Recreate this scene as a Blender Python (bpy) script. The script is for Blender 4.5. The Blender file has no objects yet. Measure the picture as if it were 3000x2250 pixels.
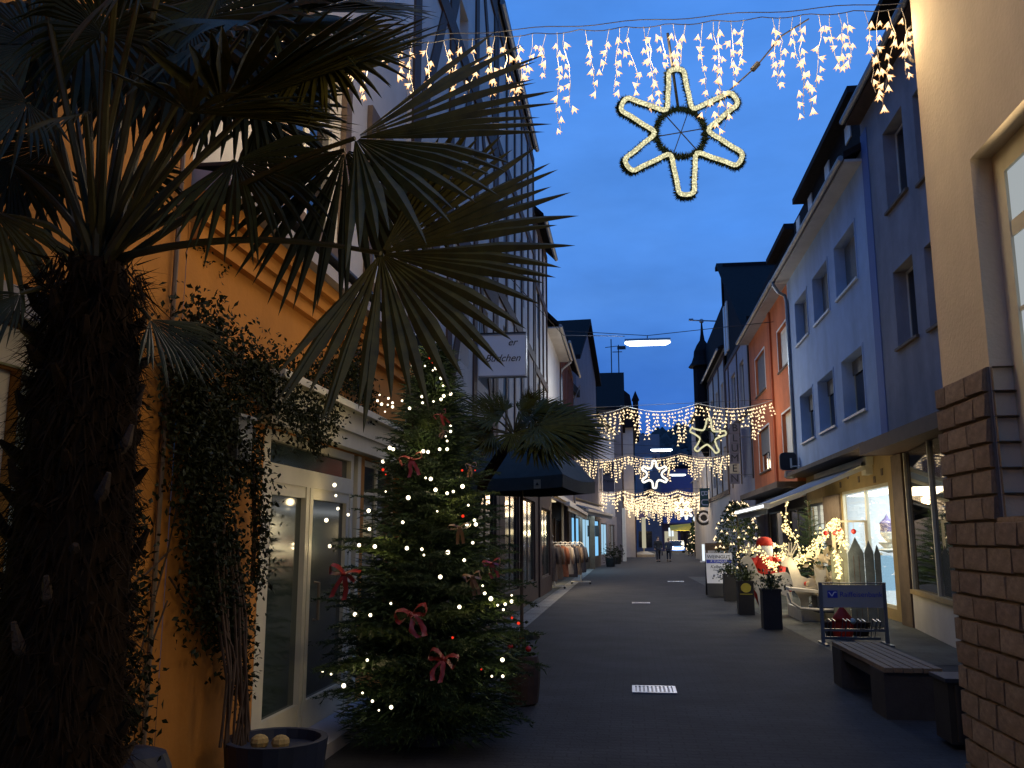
import bpy, math, random
import numpy as np
from mathutils import Vector, Matrix
random.seed(7)
S = bpy.context.scene
COL = S.collection
PI = math.pi
R = math.radians

# ------------------------------------------------------------------ camera
F_PX, CAM_H = 2600.0, 1.6                      # focal length in pixels of a 3000 px wide picture
PITCH = math.atan(455 / F_PX)
YAW = math.atan(342 * math.cos(PITCH) / F_PX)
cam_d = bpy.data.cameras.new('camera'); cam = bpy.data.objects.new('camera', cam_d); COL.objects.link(cam)
cam_d.sensor_width = 36; cam_d.lens = F_PX / 3000 * 36; cam_d.clip_end = 3000; cam_d.clip_start = .05
cam.location = (0, 0, CAM_H); cam.rotation_euler = (PI / 2 + PITCH, 0, YAW)
S.camera = cam

# ------------------------------------------------------------------ dusk sky
W = bpy.data.worlds.new('World'); S.world = W; W.use_nodes = True
wn, wl = W.node_tree.nodes, W.node_tree.links
bg = wn['Background']
sky = wn.new('ShaderNodeTexSky'); sky.sky_type = 'NISHITA'; sky.sun_disc = False
sky.sun_elevation = R(-3.0); sky.sun_rotation = R(200); sky.ozone_density = 6.0; sky.air_density = 1.0; sky.dust_density = 0.3
geo = wn.new('ShaderNodeTexCoord')
sep = wn.new('ShaderNodeSeparateXYZ'); wl.new(geo.outputs['Generated'], sep.inputs[0])
ramp = wn.new('ShaderNodeValToRGB'); wl.new(sep.outputs['Z'], ramp.inputs[0])
cr = ramp.color_ramp
cr.elements[0].position = 0.0; cr.elements[0].color = (.022, .100, .45, 1)
cr.elements[1].position = 1.0; cr.elements[1].color = (.078, .272, .82, 1)
for p_, c_ in ((.165, (.033, .142, .55)), (.24, (.045, .190, .66)), (.34, (.072, .262, .80))):
    e = cr.elements.new(p_); e.color = (*c_, 1)
ns = wn.new('ShaderNodeTexNoise'); ns.inputs['Scale'].default_value = 2.4; ns.inputs['Detail'].default_value = 5; ns.inputs['Roughness'].default_value = .5
mp = wn.new('ShaderNodeMapping'); mp.inputs['Scale'].default_value = (1, 1, 2.6); wl.new(geo.outputs['Generated'], mp.inputs[0]); wl.new(mp.outputs[0], ns.inputs['Vector'])
cl = wn.new('ShaderNodeMapRange'); cl.inputs['From Min'].default_value = .40; cl.inputs['From Max'].default_value = .72
cl.inputs['To Min'].default_value = 0.0; cl.inputs['To Max'].default_value = .75; wl.new(ns.outputs['Fac'], cl.inputs['Value'])
mixc = wn.new('ShaderNodeMixRGB'); mixc.blend_type = 'MIX'; wl.new(cl.outputs[0], mixc.inputs['Fac']); wl.new(ramp.outputs[0], mixc.inputs[1]); mixc.inputs[2].default_value = (.105, .300, .80, 1)
# the physical dusk sky is added on top of the cloud-veiled blue
nsm = wn.new('ShaderNodeMixRGB'); nsm.blend_type = 'ADD'; nsm.inputs['Fac'].default_value = .02
wl.new(mixc.outputs[0], nsm.inputs[1]); wl.new(sky.outputs[0], nsm.inputs[2])
n2_ = wn.new('ShaderNodeTexNoise'); n2_.inputs['Scale'].default_value = 5.5; n2_.inputs['Detail'].default_value = 7; n2_.inputs['Roughness'].default_value = .55; wl.new(mp.outputs[0], n2_.inputs['Vector'])
r2_ = wn.new('ShaderNodeMapRange'); r2_.inputs['From Min'].default_value = .3; r2_.inputs['From Max'].default_value = .7; r2_.inputs['To Min'].default_value = .90; r2_.inputs['To Max'].default_value = 1.15; wl.new(n2_.outputs['Fac'], r2_.inputs['Value'])
mul_ = wn.new('ShaderNodeVectorMath'); mul_.operation = 'SCALE'; wl.new(nsm.outputs[0], mul_.inputs[0]); wl.new(r2_.outputs[0], mul_.inputs['Scale'])
wl.new(mul_.outputs[0], bg.inputs['Color']); bg.inputs['Strength'].default_value = 1.0
S.view_settings.view_transform = 'Standard'; S.view_settings.look = 'None'
S.view_settings.exposure = 0; S.view_settings.gamma = 1
try:
    S.cycles.sample_clamp_indirect = 4; S.cycles.max_bounces = 6; S.cycles.transparent_max_bounces = 12
    S.cycles.caustics_reflective = False; S.cycles.caustics_refractive = False
except Exception: pass

# ------------------------------------------------------------------ measuring (photo pixel -> point of the street)
Fv = Vector((-math.sin(YAW) * math.cos(PITCH), math.cos(YAW) * math.cos(PITCH), math.sin(PITCH)))
Rv = Vector((math.cos(YAW), math.sin(YAW), 0)); Uv = Rv.cross(Fv); CP = Vector((0, 0, CAM_H))
def ray(px, py): return Fv * F_PX + Rv * (px - 1500) - Uv * (py - 1125)
def on_x(px, py, x): d = ray(px, py); return CP + d * (x / d.x)
def at(px, py, y): d = ray(px, py); return CP + d * (y / d.y)
def on_z(px, py, z=0): d = ray(px, py); return CP + d * ((z - CAM_H) / d.z)

# ------------------------------------------------------------------ materials
MATS = {}
def mat(name, col, rough=.8, var=.12, scale=6, bump=.0, metal=0, spec=.4, coord='Object', stain=0):
    m = bpy.data.materials.new(name); m.use_nodes = True; n, l = m.node_tree.nodes, m.node_tree.links
    b = n['Principled BSDF']; b.inputs['Roughness'].default_value = rough; b.inputs['Metallic'].default_value = metal
    b.inputs['Specular IOR Level'].default_value = spec
    tc = n.new('ShaderNodeTexCoord'); nz = n.new('ShaderNodeTexNoise'); nz.inputs['Scale'].default_value = scale
    nz.inputs['Detail'].default_value = 6; nz.inputs['Roughness'].default_value = .65; l.new(tc.outputs[coord], nz.inputs['Vector'])
    rp = n.new('ShaderNodeMapRange'); rp.inputs['From Min'].default_value = .3; rp.inputs['From Max'].default_value = .7
    rp.inputs['To Min'].default_value = 1 - var; rp.inputs['To Max'].default_value = 1 + var; l.new(nz.outputs['Fac'], rp.inputs['Value'])
    mx = n.new('ShaderNodeVectorMath'); mx.operation = 'SCALE'; mx.inputs[0].default_value = col[:3]; l.new(rp.outputs[0], mx.inputs['Scale'])
    out = mx.outputs[0]
    if stain:
        n2 = n.new('ShaderNodeTexNoise'); n2.inputs['Scale'].default_value = 1.1; n2.inputs['Detail'].default_value = 8
        mpp = n.new('ShaderNodeMapping'); mpp.inputs['Scale'].default_value = (1, 1, .35); l.new(tc.outputs[coord], mpp.inputs[0]); l.new(mpp.outputs[0], n2.inputs['Vector'])
        r2 = n.new('ShaderNodeMapRange'); r2.inputs['From Min'].default_value = .42; r2.inputs['From Max'].default_value = .75
        r2.inputs['To Min'].default_value = 1; r2.inputs['To Max'].default_value = 1 - stain; l.new(n2.outputs['Fac'], r2.inputs['Value'])
        m2 = n.new('ShaderNodeVectorMath'); m2.operation = 'SCALE'; l.new(out, m2.inputs[0]); l.new(r2.outputs[0], m2.inputs['Scale']); out = m2.outputs[0]
    l.new(out, b.inputs['Base Color'])
    if bump:
        bp = n.new('ShaderNodeBump'); bp.inputs['Strength'].default_value = bump; bp.inputs['Distance'].default_value = .01
        n3 = n.new('ShaderNodeTexNoise'); n3.inputs['Scale'].default_value = scale * 9; n3.inputs['Detail'].default_value = 4; l.new(tc.outputs[coord], n3.inputs['Vector'])
        l.new(n3.outputs['Fac'], bp.inputs['Height']); l.new(bp.outputs[0], b.inputs['Normal'])
    MATS[name] = m; return m
def emis(name, col, st, sample=False):
    m = bpy.data.materials.new(name); m.use_nodes = True; n, l = m.node_tree.nodes, m.node_tree.links
    n.remove(n['Principled BSDF']); e = n.new('ShaderNodeEmission'); e.inputs[0].default_value = (*col, 1); e.inputs[1].default_value = st
    l.new(e.outputs[0], n['Material Output'].inputs[0])
    if not sample:
        try: m.cycles.emission_sampling = 'NONE'
        except Exception: pass
    MATS[name] = m; return m
def bulbmat(name, hot, tip, zt):
    """lit plastic star bulb: white-hot at the filament, amber towards the petal tips"""
    m = emis(name, hot, 1); n, l = m.node_tree.nodes, m.node_tree.links
    e = [x for x in n if x.type == 'EMISSION'][0]
    tc = n.new('ShaderNodeTexCoord'); ln = n.new('ShaderNodeVectorMath'); ln.operation = 'LENGTH'; l.new(tc.outputs['Object'], ln.inputs[0])
    r = n.new('ShaderNodeMapRange'); r.inputs['From Max'].default_value = zt; l.new(ln.outputs['Value'], r.inputs['Value'])
    mx = n.new('ShaderNodeMixRGB'); mx.inputs[1].default_value = (*hot, 1); mx.inputs[2].default_value = (*tip, 1); l.new(r.outputs[0], mx.inputs['Fac'])
    l.new(mx.outputs[0], e.inputs[0]); return m
def glass(name, tint=(1, 1, 1), refl=.12):
    m = bpy.data.materials.new(name); m.use_nodes = True; n, l = m.node_tree.nodes, m.node_tree.links
    n.remove(n['Principled BSDF']); t = n.new('ShaderNodeBsdfTransparent'); t.inputs[0].default_value = (*tint, 1)
    g = n.new('ShaderNodeBsdfGlossy'); g.inputs['Roughness'].default_value = .02
    fr = n.new('ShaderNodeLayerWeight'); pw = n.new('ShaderNodeMath'); pw.operation = 'POWER'; pw.inputs[1].default_value = 5; l.new(fr.outputs['Facing'], pw.inputs[0])
    ad = n.new('ShaderNodeMath'); ad.operation = 'MULTIPLY_ADD'; ad.use_clamp = True; ad.inputs[1].default_value = .5; ad.inputs[2].default_value = refl; l.new(pw.outputs[0], ad.inputs[0])
    mx = n.new('ShaderNodeMixShader'); l.new(ad.outputs[0], mx.inputs[0]); l.new(t.outputs[0], mx.inputs[1]); l.new(g.outputs[0], mx.inputs[2])
    l.new(mx.outputs[0], n['Material Output'].inputs[0]); MATS[name] = m; return m
def bricks(name, c1, c2, mortar, scale, bw, rh, rough=.7, msize=.02, bump=.6, gloss_var=0):
    m = bpy.data.materials.new(name); m.use_nodes = True; n, l = m.node_tree.nodes, m.node_tree.links
    b = n['Principled BSDF']; b.inputs['Roughness'].default_value = rough; b.inputs['Specular IOR Level'].default_value = .25
    tc = n.new('ShaderNodeTexCoord'); br = n.new('ShaderNodeTexBrick'); l.new(tc.outputs['Object'], br.inputs['Vector'])
    br.inputs['Color1'].default_value = (*c1, 1); br.inputs['Color2'].default_value = (*c2, 1); br.inputs['Mortar'].default_value = (*mortar, 1)
    br.inputs['Scale'].default_value = scale; br.inputs['Brick Width'].default_value = bw; br.inputs['Row Height'].default_value = rh; br.inputs['Mortar Size'].default_value = msize
    nz = n.new('ShaderNodeTexNoise'); nz.inputs['Scale'].default_value = 1.3; nz.inputs['Detail'].default_value = 7; l.new(tc.outputs['Object'], nz.inputs['Vector'])
    r = n.new('ShaderNodeMapRange'); r.inputs['From Min'].default_value = .3; r.inputs['From Max'].default_value = .7; r.inputs['To Min'].default_value = .55; r.inputs['To Max'].default_value = 1.45; l.new(nz.outputs['Fac'], r.inputs['Value'])
    sc = n.new('ShaderNodeVectorMath'); sc.operation = 'SCALE'; l.new(br.outputs['Color'], sc.inputs[0]); l.new(r.outputs[0], sc.inputs['Scale']); l.new(sc.outputs[0], b.inputs['Base Color'])
    n2 = n.new('ShaderNodeTexNoise'); n2.inputs['Scale'].default_value = 40; l.new(tc.outputs['Object'], n2.inputs['Vector'])
    ad = n.new('ShaderNodeMath'); ad.operation = 'MULTIPLY_ADD'; ad.inputs[1].default_value = -1; l.new(br.outputs['Fac'], ad.inputs[0]); l.new(n2.outputs['Fac'], ad.inputs[2])
    bp = n.new('ShaderNodeBump'); bp.inputs['Strength'].default_value = bump; bp.inputs['Distance'].default_value = .008; l.new(ad.outputs[0], bp.inputs['Height']); l.new(bp.outputs[0], b.inputs['Normal'])
    if gloss_var:
        r3 = n.new('ShaderNodeMapRange'); r3.inputs['From Min'].default_value = .35; r3.inputs['From Max'].default_value = .65; r3.inputs['To Min'].default_value = rough - gloss_var; r3.inputs['To Max'].default_value = rough + gloss_var
        l.new(nz.outputs['Fac'], r3.inputs['Value']); l.new(r3.outputs[0], b.inputs['Roughness'])
    MATS[name] = m; return m

M_street = bricks('street_paving', (.019, .0195, .022), (.024, .024, .026), (.012, .012, .013), 1, .2, .1, .8, .007, .6)
M_pave = bricks('pavement_slabs', (.045, .05, .042), (.058, .06, .052), (.025, .025, .025), 1, .3, .3, .7, .006, .5)
M_gutter = bricks('gutter_stones', (.10, .105, .10), (.13, .125, .12), (.05, .05, .05), 1, .4, .25, .6, .01, .5)
M_orange = mat('orange_plaster', (.52, .215, .035), .9, .10, 3, .25, stain=.25)
M_orange2 = mat('red_orange_plaster', (.52, .15, .055), .9, .10, 3, .15, stain=.3)
M_white = mat('white_plaster', (.58, .55, .50), .9, .06, 3, .2, stain=.15)
M_grey = mat('grey_plaster', (.34, .33, .36), .9, .08, 3, .2, stain=.2)
M_mauve = mat('mauve_plaster', (.20, .18, .20), .9, .08, 3, .2, stain=.2)
M_ltblue = mat('light_blue_plaster', (.40, .50, .67), .9, .07, 3, .2, stain=.25)
M_dkblue = mat('grey_blue_plaster', (.27, .265, .30), .9, .10, 3, .25, stain=.35)
M_bluepaint = mat('deep_blue_paint', (.12, .17, .36), .8, .05, 3)
M_cream = mat('cream_plaster', (.60, .50, .36), .9, .06, 4, .35, stain=.18)
M_ochre = mat('ochre_plaster', (.42, .30, .13), .9, .10, 4, .2, stain=.2)
M_stone = mat('red_sandstone', (.25, .180, .118), .9, .3, 5, .9, coord='Object')
M_stone2 = mat('brown_sandstone', (.22, .155, .105), .9, .3, 5, .9)
M_stone3 = mat('pale_sandstone', (.28, .205, .14), .9, .3, 5, .9)
M_mortar = mat('dark_mortar', (.17, .13, .10), .95, .2, 12, .4)
M_timber = mat('dark_brown_timber', (.070, .038, .024), .75, .25, 5, .3)
M_timber2 = mat('grey_brown_timber', (.13, .09, .06), .8, .25, 5, .3)
M_slate = mat('dark_slate', (.014, .013, .014), .85, .3, 9, .5, spec=.08)
M_tile = mat('brown_roof_tile', (.026, .019, .017), .85, .3, 7, .6, spec=.1)
M_paintw = mat('white_paint', (.70, .68, .62), .5, .06, 4)
M_creamp = mat('cream_paint', (.60, .56, .42), .55, .08, 4, .05)
M_gutt = mat('zinc_gutter', (.30, .31, .32), .45, .15, 5, metal=.6)
M_brass = mat('bronze_frame', (.16, .12, .08), .5, .1, 5)
M_black = mat('black_metal', (.018, .018, .02), .45, .2, 8)
M_iron = mat('grey_metal', (.20, .21, .23), .4, .15, 8, metal=.7)
M_steel = mat('worn_steel', (.26, .27, .30), .32, .2, 12, metal=.9)
M_dkglass = mat('dark_window_glass', (.012, .014, .018), .06, .1, 2, spec=.6)
M_door = mat('teal_door_glass', (.035, .05, .045), .10, .2, 2, spec=.5)
M_shut = mat('grey_roller_shutter', (.20, .19, .18), .7, .1, 8)
M_curtain = mat('white_curtain', (.55, .54, .5), .9, .15, 14)
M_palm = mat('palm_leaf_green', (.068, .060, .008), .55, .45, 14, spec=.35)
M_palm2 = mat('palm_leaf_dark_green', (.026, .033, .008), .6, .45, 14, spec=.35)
M_palm3 = mat('palm_leaf_olive', (.055, .052, .006), .65, .4, 14, spec=.15)
M_stem = mat('palm_stem_olive', (.060, .052, .016), .6, .25, 9)
M_fibre = mat('palm_trunk_fibre', (.018, .011, .006), .95, .4, 14, spec=.08)
M_fir = mat('fir_needles', (.022, .042, .014), .55, .35, 12, spec=.3)
M_fir2 = mat('fir_needles_light', (.045, .070, .016), .55, .35, 12, spec=.3)
M_bark = mat('fir_bark', (.06, .042, .03), .95, .3, 12, .5)
M_vine = mat('vine_leaf', (.016, .020, .006), .6, .4, 12, spec=.12)
M_vstem = mat('vine_stem', (.075, .048, .03), .9, .3, 12)
M_box = mat('box_shrub_leaf', (.05, .07, .022), .55, .4, 20)
M_ribbon = mat('red_ribbon', (.16, .006, .003), .45, .3, 9, spec=.5)
M_ribbon2 = mat('gold_brown_ribbon', (.15, .075, .03), .45, .3, 9, spec=.5)
M_red = mat('red_cloth', (.55, .030, .012), .7, .12, 9)
M_redball = mat('red_bauble', (.45, .02, .015), .15, .1, 3, spec=.6)
M_wplush = mat('white_plush', (.72, .69, .60), .95, .08, 12)
M_ply = mat('white_painted_plywood', (.62, .58, .50), .7, .10, 6)
M_navy = mat('dark_teal_canvas', (.085, .092, .085), .85, .12, 9)
M_awn = mat('blue_grey_canvas', (.22, .26, .31), .85, .08, 7)
M_awnc = mat('cream_canvas', (.55, .47, .33), .85, .1, 7)
M_picket = mat('weathered_blue_boards', (.085, .105, .12), .8, .35, 4, .4)
M_picket2 = mat('weathered_grey_boards', (.22, .23, .18), .8, .3, 4, .4)
M_plank = mat('bench_plank', (.19, .135, .085), .75, .3, 7, .4)
M_dkwood = mat('dark_bench_base', (.035, .030, .028), .7, .25, 7, .3)
M_pot = mat('anthracite_pot', (.022, .021, .022), .6, .2, 6, .2)
M_potb = mat('blue_black_plastic', (.022, .028, .045), .5, .2, 6)
M_sand = mat('yellow_stone', (.40, .28, .10), .9, .25, 9, .4)
M_barrel = mat('brown_terracotta', (.045, .022, .012), .8, .3, 6, .4)
M_signw = mat('white_sign_panel', (.82, .82, .83), .35, .03, 3)
M_signblue = mat('blue_print', (.03, .05, .40), .5, .05, 3)
M_print = mat('dark_print', (.03, .03, .035), .6, .1, 3)
M_greenS = mat('green_sign_panel', (.05, .13, .12), .5, .08, 3)
M_yellow = mat('yellow_print', (.62, .50, .06), .6, .12, 8)
M_hill = mat('wooded_hillside', (.036, .036, .036), 1, .35, .05)
M_skin = mat('skin', (.45, .28, .20), .6, .05, 6)
M_coat = mat('dark_coat', (.025, .026, .032), .9, .15, 6)
M_coat2 = mat('navy_coat', (.03, .04, .07), .9, .15, 6)
M_jean = mat('dark_trousers', (.02, .024, .04), .9, .15, 6)
M_hair = mat('dark_hair', (.03, .02, .015), .7, .1, 6)
M_garm1 = mat('brown_knit', (.16, .11, .075), .95, .2, 14)
M_garm2 = mat('beige_wool', (.38, .31, .23), .95, .15, 14)
M_garm3 = mat('charcoal_wool', (.045, .042, .05), .95, .2, 14)
M_garm4 = mat('rust_knit', (.30, .10, .045), .95, .2, 14)
M_cable = mat('dark_cable', (.02, .02, .025), .6, .1, 6)
M_wcable = mat('white_cable', (.50, .45, .38), .6, .1, 6)
M_garl = mat('fir_garland', (.022, .040, .018), .6, .4, 14)
M_carp = mat('car_paint_blue', (.05, .08, .18), .25, .05, 3, spec=.6)
M_rubber = mat('tyre_rubber', (.015, .015, .015), .8, .1, 6)
M_interior = mat('white_shop_wall', (.62, .66, .68), .8, .08, 2)
M_purple = mat('purple_plaster', (.17, .14, .26), .9, .06, 3)
G_clear = glass('shop_glass', (1, 1, 1), .03)
E_bulb = bulbmat('warm_bulb_glow', (3.0, 2.1, 1.25), (1.5, .68, .20), .034)
E_bulb_far = emis('warm_bulb_far', (1.0, .74, .42), 2.2)
E_fairy = emis('fairy_light', (1.0, .86, .60), 3.5)
E_fairyy = emis('yellow_fairy_light', (1.0, .76, .30), 3.2)
E_rope = emis('rope_light', (1.0, .93, .55), 1.0)
def bead(m, scale, lo, hi):
    n, l = m.node_tree.nodes, m.node_tree.links; e = [x for x in n if x.type == 'EMISSION'][0]
    tc = n.new('ShaderNodeTexCoord'); v = n.new('ShaderNodeTexVoronoi'); v.inputs['Scale'].default_value = scale; l.new(tc.outputs['Object'], v.inputs['Vector'])
    r = n.new('ShaderNodeMapRange'); r.inputs['From Max'].default_value = .6; r.inputs['To Min'].default_value = hi; r.inputs['To Max'].default_value = lo; l.new(v.outputs['Distance'], r.inputs['Value']); l.new(r.outputs[0], e.inputs[1])
bead(E_rope, 75, .55, 1.7)
E_tube = emis('fluorescent_tube', (.86, .95, 1.0), 6.0)
E_strip = emis('shop_strip_light', (.9, .96, 1.0), 3.0)
E_cyan = emis('cyan_lit_window', (.25, .62, 1.0), 1.0)
E_cyan2 = emis('pale_lit_window', (.42, .72, .95), .85)
E_warmw = emis('warm_lit_window', (.9, .72, .42), .9)
E_ygreen = emis('yellow_green_lit_window', (.42, .40, .10), .55)
E_whitew = emis('frosted_lit_window', (.66, .72, .74), .55)
E_head = emis('headlight', (.85, .93, 1.0), 14.0)
emis('lit_banner', (.85, .78, .55), .5)
E_screen = emis('bright_board', (.85, .95, 1.0), 1.1)
E_red = emis('red_fairy_light', (1.0, .05, .02), .9)

# ------------------------------------------------------------------ building blocks
class MB:
    def __init__(s): s.v = []; s.f = []
    def quad(s, a, b, c, d):
        n = len(s.v); s.v += [tuple(a), tuple(b), tuple(c), tuple(d)]; s.f.append((n, n + 1, n + 2, n + 3)); return s
    def tri(s, a, b, c):
        n = len(s.v); s.v += [tuple(a), tuple(b), tuple(c)]; s.f.append((n, n + 1, n + 2)); return s
    def box(s, x0, x1, y0, y1, z0, z1):
        n = len(s.v)
        s.v += [(x, y, z) for z in (z0, z1) for y in (y0, y1) for x in (x0, x1)]
        s.f += [tuple(n + i for i in q) for q in ((0, 2, 3, 1), (4, 5, 7, 6), (0, 1, 5, 4), (2, 6, 7, 3), (0, 4, 6, 2), (1, 3, 7, 5))]; return s
    def obox(s, c, ax, ay, az):
        """box from a centre and three half-extent vectors"""
        c, ax, ay, az = Vector(c), Vector(ax), Vector(ay), Vector(az); n = len(s.v)
        s.v += [tuple(c + ax * i + ay * j + az * k) for k in (-1, 1) for j in (-1, 1) for i in (-1, 1)]
        s.f += [tuple(n + i for i in q) for q in ((0, 2, 3, 1), (4, 5, 7, 6), (0, 1, 5, 4), (2, 6, 7, 3), (0, 4, 6, 2), (1, 3, 7, 5))]; return s
    def bar(s, a, b, w, h=None, up=(0, 0, 1)):
        a, b = Vector(a), Vector(b); d = b - a; L = d.length
        if L < 1e-6: return s
        d.normalize(); u = Vector(up)
        if abs(d.dot(u)) > .98: u = Vector((1, 0, 0))
        r = d.cross(u).normalized(); u = r.cross(d)
        return s.obox((a + b) / 2, d * (L / 2), r * (w / 2), u * ((h or w) / 2))
    def tube(s, pts, r, n=8, cap=True, closed=False):
        pts = [Vector(p) for p in pts]; m = len(pts); rs = r if hasattr(r, '__len__') else [r] * m
        base = len(s.v); ref = Vector((0, 0, 1))
        for i, p in enumerate(pts):
            if closed: d = pts[(i + 1) % m] - pts[i - 1]
            else: d = pts[min(i + 1, m - 1)] - pts[max(i - 1, 0)]
            if d.length < 1e-9: d = Vector((0, 0, 1))
            d.normalize(); a = ref if abs(d.dot(ref)) < .95 else Vector((1, 0, 0))
            u = d.cross(a).normalized(); w = d.cross(u)
            for k in range(n):
                t = 2 * PI * k / n; s.v.append(tuple(p + (u * math.cos(t) + w * math.sin(t)) * rs[i]))
        for i in range(m if closed else m - 1):
            j = (i + 1) % m
            for k in range(n):
                s.f.append((base + i * n + k, base + i * n + (k + 1) % n, base + j * n + (k + 1) % n, base + j * n + k))
        if cap and not closed:
            s.f.append(tuple(base + k for k in range(n))[::-1]); s.f.append(tuple(base + (m - 1) * n + k for k in range(n)))
        return s
    def lathe(s, c, prof, n=16, cap=True):
        c = Vector(c); base = len(s.v)
        for r, z in prof:
            for k in range(n): t = 2 * PI * k / n; s.v.append((c.x + r * math.cos(t), c.y + r * math.sin(t), c.z + z))
        for i in range(len(prof) - 1):
            for k in range(n): s.f.append((base + i * n + k, base + i * n + (k + 1) % n, base + (i + 1) * n + (k + 1) % n, base + (i + 1) * n + k))
        if cap: s.f.append(tuple(base + k for k in range(n))[::-1]); s.f.append(tuple(base + (len(prof) - 1) * n + k for k in range(n)))
        return s
    def ball(s, c, r, n=10, m=6, sz=1.0):
        return s.lathe(c, [(r * math.sin(PI * max(.02, min(.98, i / m))), -r * sz * math.cos(PI * i / m)) for i in range(m + 1)], n)
    def prism(s, poly, a, b):
        """poly of 3-D points swept from offset a to offset b (vectors)"""
        a, b = Vector(a), Vector(b); n = len(s.v); m = len(poly)
        s.v += [tuple(Vector(p) + a) for p in poly] + [tuple(Vector(p) + b) for p in poly]
        s.f.append(tuple(range(n, n + m))[::-1]); s.f.append(tuple(range(n + m, n + 2 * m)))
        for i in range(m): j = (i + 1) % m; s.f.append((n + i, n + j, n + m + j, n + m + i))
        return s
    def build(s, name, m, parent=None, world=True, smooth=False):
        off = Vector((0, 0, 0))
        if world:
            p = parent
            while p is not None: off = off + p.location; p = p.parent
        me = bpy.data.meshes.new(name); me.from_pydata([tuple(Vector(v) - off) for v in s.v], [], s.f); me.update()
        if smooth: me.polygons.foreach_set('use_smooth', [True] * len(me.polygons))
        me.materials.append(m); o = bpy.data.objects.new(name, me); COL.objects.link(o); o.parent = parent; return o
def tag(o, label=None, cat=None, group=None, kind=None):
    if label: o['label'] = label
    if cat: o['category'] = cat
    if group: o['group'] = group
    if kind: o['kind'] = kind
    return o
def thing(name, label, cat, loc=(0, 0, 0), group=None):
    o = bpy.data.objects.new(name, None); COL.objects.link(o); o.location = loc; o.empty_display_size = .1
    return tag(o, label, cat, group)
def struct(name, mb, m): return tag(mb.build(name, m), kind='structure')
def inst(src, parent, loc=None, rot=None, scale=None, name=None):
    c = src.copy(); COL.objects.link(c); c.parent = parent
    if name: c.name = name
    if loc is not None: c.location = loc
    if rot is not None: c.rotation_euler = rot
    if scale is not None: c.scale = scale if hasattr(scale, '__len__') else (scale,) * 3
    return c
def copy_tree(o, parent=None):
    c = o.copy(); COL.objects.link(c); c.parent = parent
    for ch in list(o.children): copy_tree(ch, c)
    return c
def light(kind, name, loc, power, col, parent=None, size=.1, sy=None, rot=None):
    d = bpy.data.lights.new(name, kind); d.energy = power; d.color = col
    if kind == 'POINT': d.shadow_soft_size = size
    if kind == 'AREA':
        d.size = size
        if sy: d.shape = 'RECTANGLE'; d.size_y = sy
    o = bpy.data.objects.new(name, d); COL.objects.link(o); off = Vector(loc)
    p = parent
    while p is not None: off = off - p.location; p = p.parent
    o.parent = parent; o.location = off
    if rot: o.rotation_euler = rot
    return o
def text(body, size, loc, rot, m, parent, shear=0, align='CENTER', ext=.003, spacing=1, xs=1):
    c = bpy.data.curves.new('lettering', 'FONT'); c.body = body; c.size = size; c.extrude = ext; c.shear = shear; c.align_x = align; c.align_y = 'CENTER'; c.space_character = spacing
    c.materials.append(m); o = bpy.data.objects.new('lettering', c); COL.objects.link(o); o.parent = parent
    off = Vector(loc); p = parent
    while p is not None: off = off - p.location; p = p.parent
    o.location = off; o.rotation_euler = rot; o.scale = (xs, 1, 1); return o
FACE_CAM = (PI / 2, 0, 0); FACE_W = (PI / 2, 0, -PI / 2); FACE_E = (PI / 2, 0, PI / 2)    # lettering facing -y, -x, +x
def wall_holes(mb, c, sx, y0, y1, z0, z1, holes, rev=.2):
    """facade in the plane x = c facing sx, with openings (y0,y1,z0,z1) that have reveals"""
    ys = sorted({y0, y1, *[h[0] for h in holes], *[h[1] for h in holes]}); zs = sorted({z0, z1, *[h[2] for h in holes], *[h[3] for h in holes]})
    ys = [y for y in ys if y0 <= y <= y1]; zs = [z for z in zs if z0 <= z <= z1]
    for i in range(len(ys) - 1):
        for j in range(len(zs) - 1):
            cy, cz = (ys[i] + ys[i + 1]) / 2, (zs[j] + zs[j + 1]) / 2
            if any(h[0] < cy < h[1] and h[2] < cz < h[3] for h in holes): continue
            mb.quad((c, ys[i], zs[j]), (c, ys[i + 1], zs[j]), (c, ys[i + 1], zs[j + 1]), (c, ys[i], zs[j + 1]))
    b = c - sx * rev
    for (a0, a1, b0, b1) in [h[:4] for h in holes]:
        mb.quad((c, a0, b0), (b, a0, b0), (b, a0, b1), (c, a0, b1)).quad((c, a1, b0), (b, a1, b0), (b, a1, b1), (c, a1, b1))
        mb.quad((c, a0, b0), (b, a0, b0), (b, a1, b0), (c, a1, b0)).quad((c, a0, b1), (b, a0, b1), (b, a1, b1), (c, a1, b1))
    return mb
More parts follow.
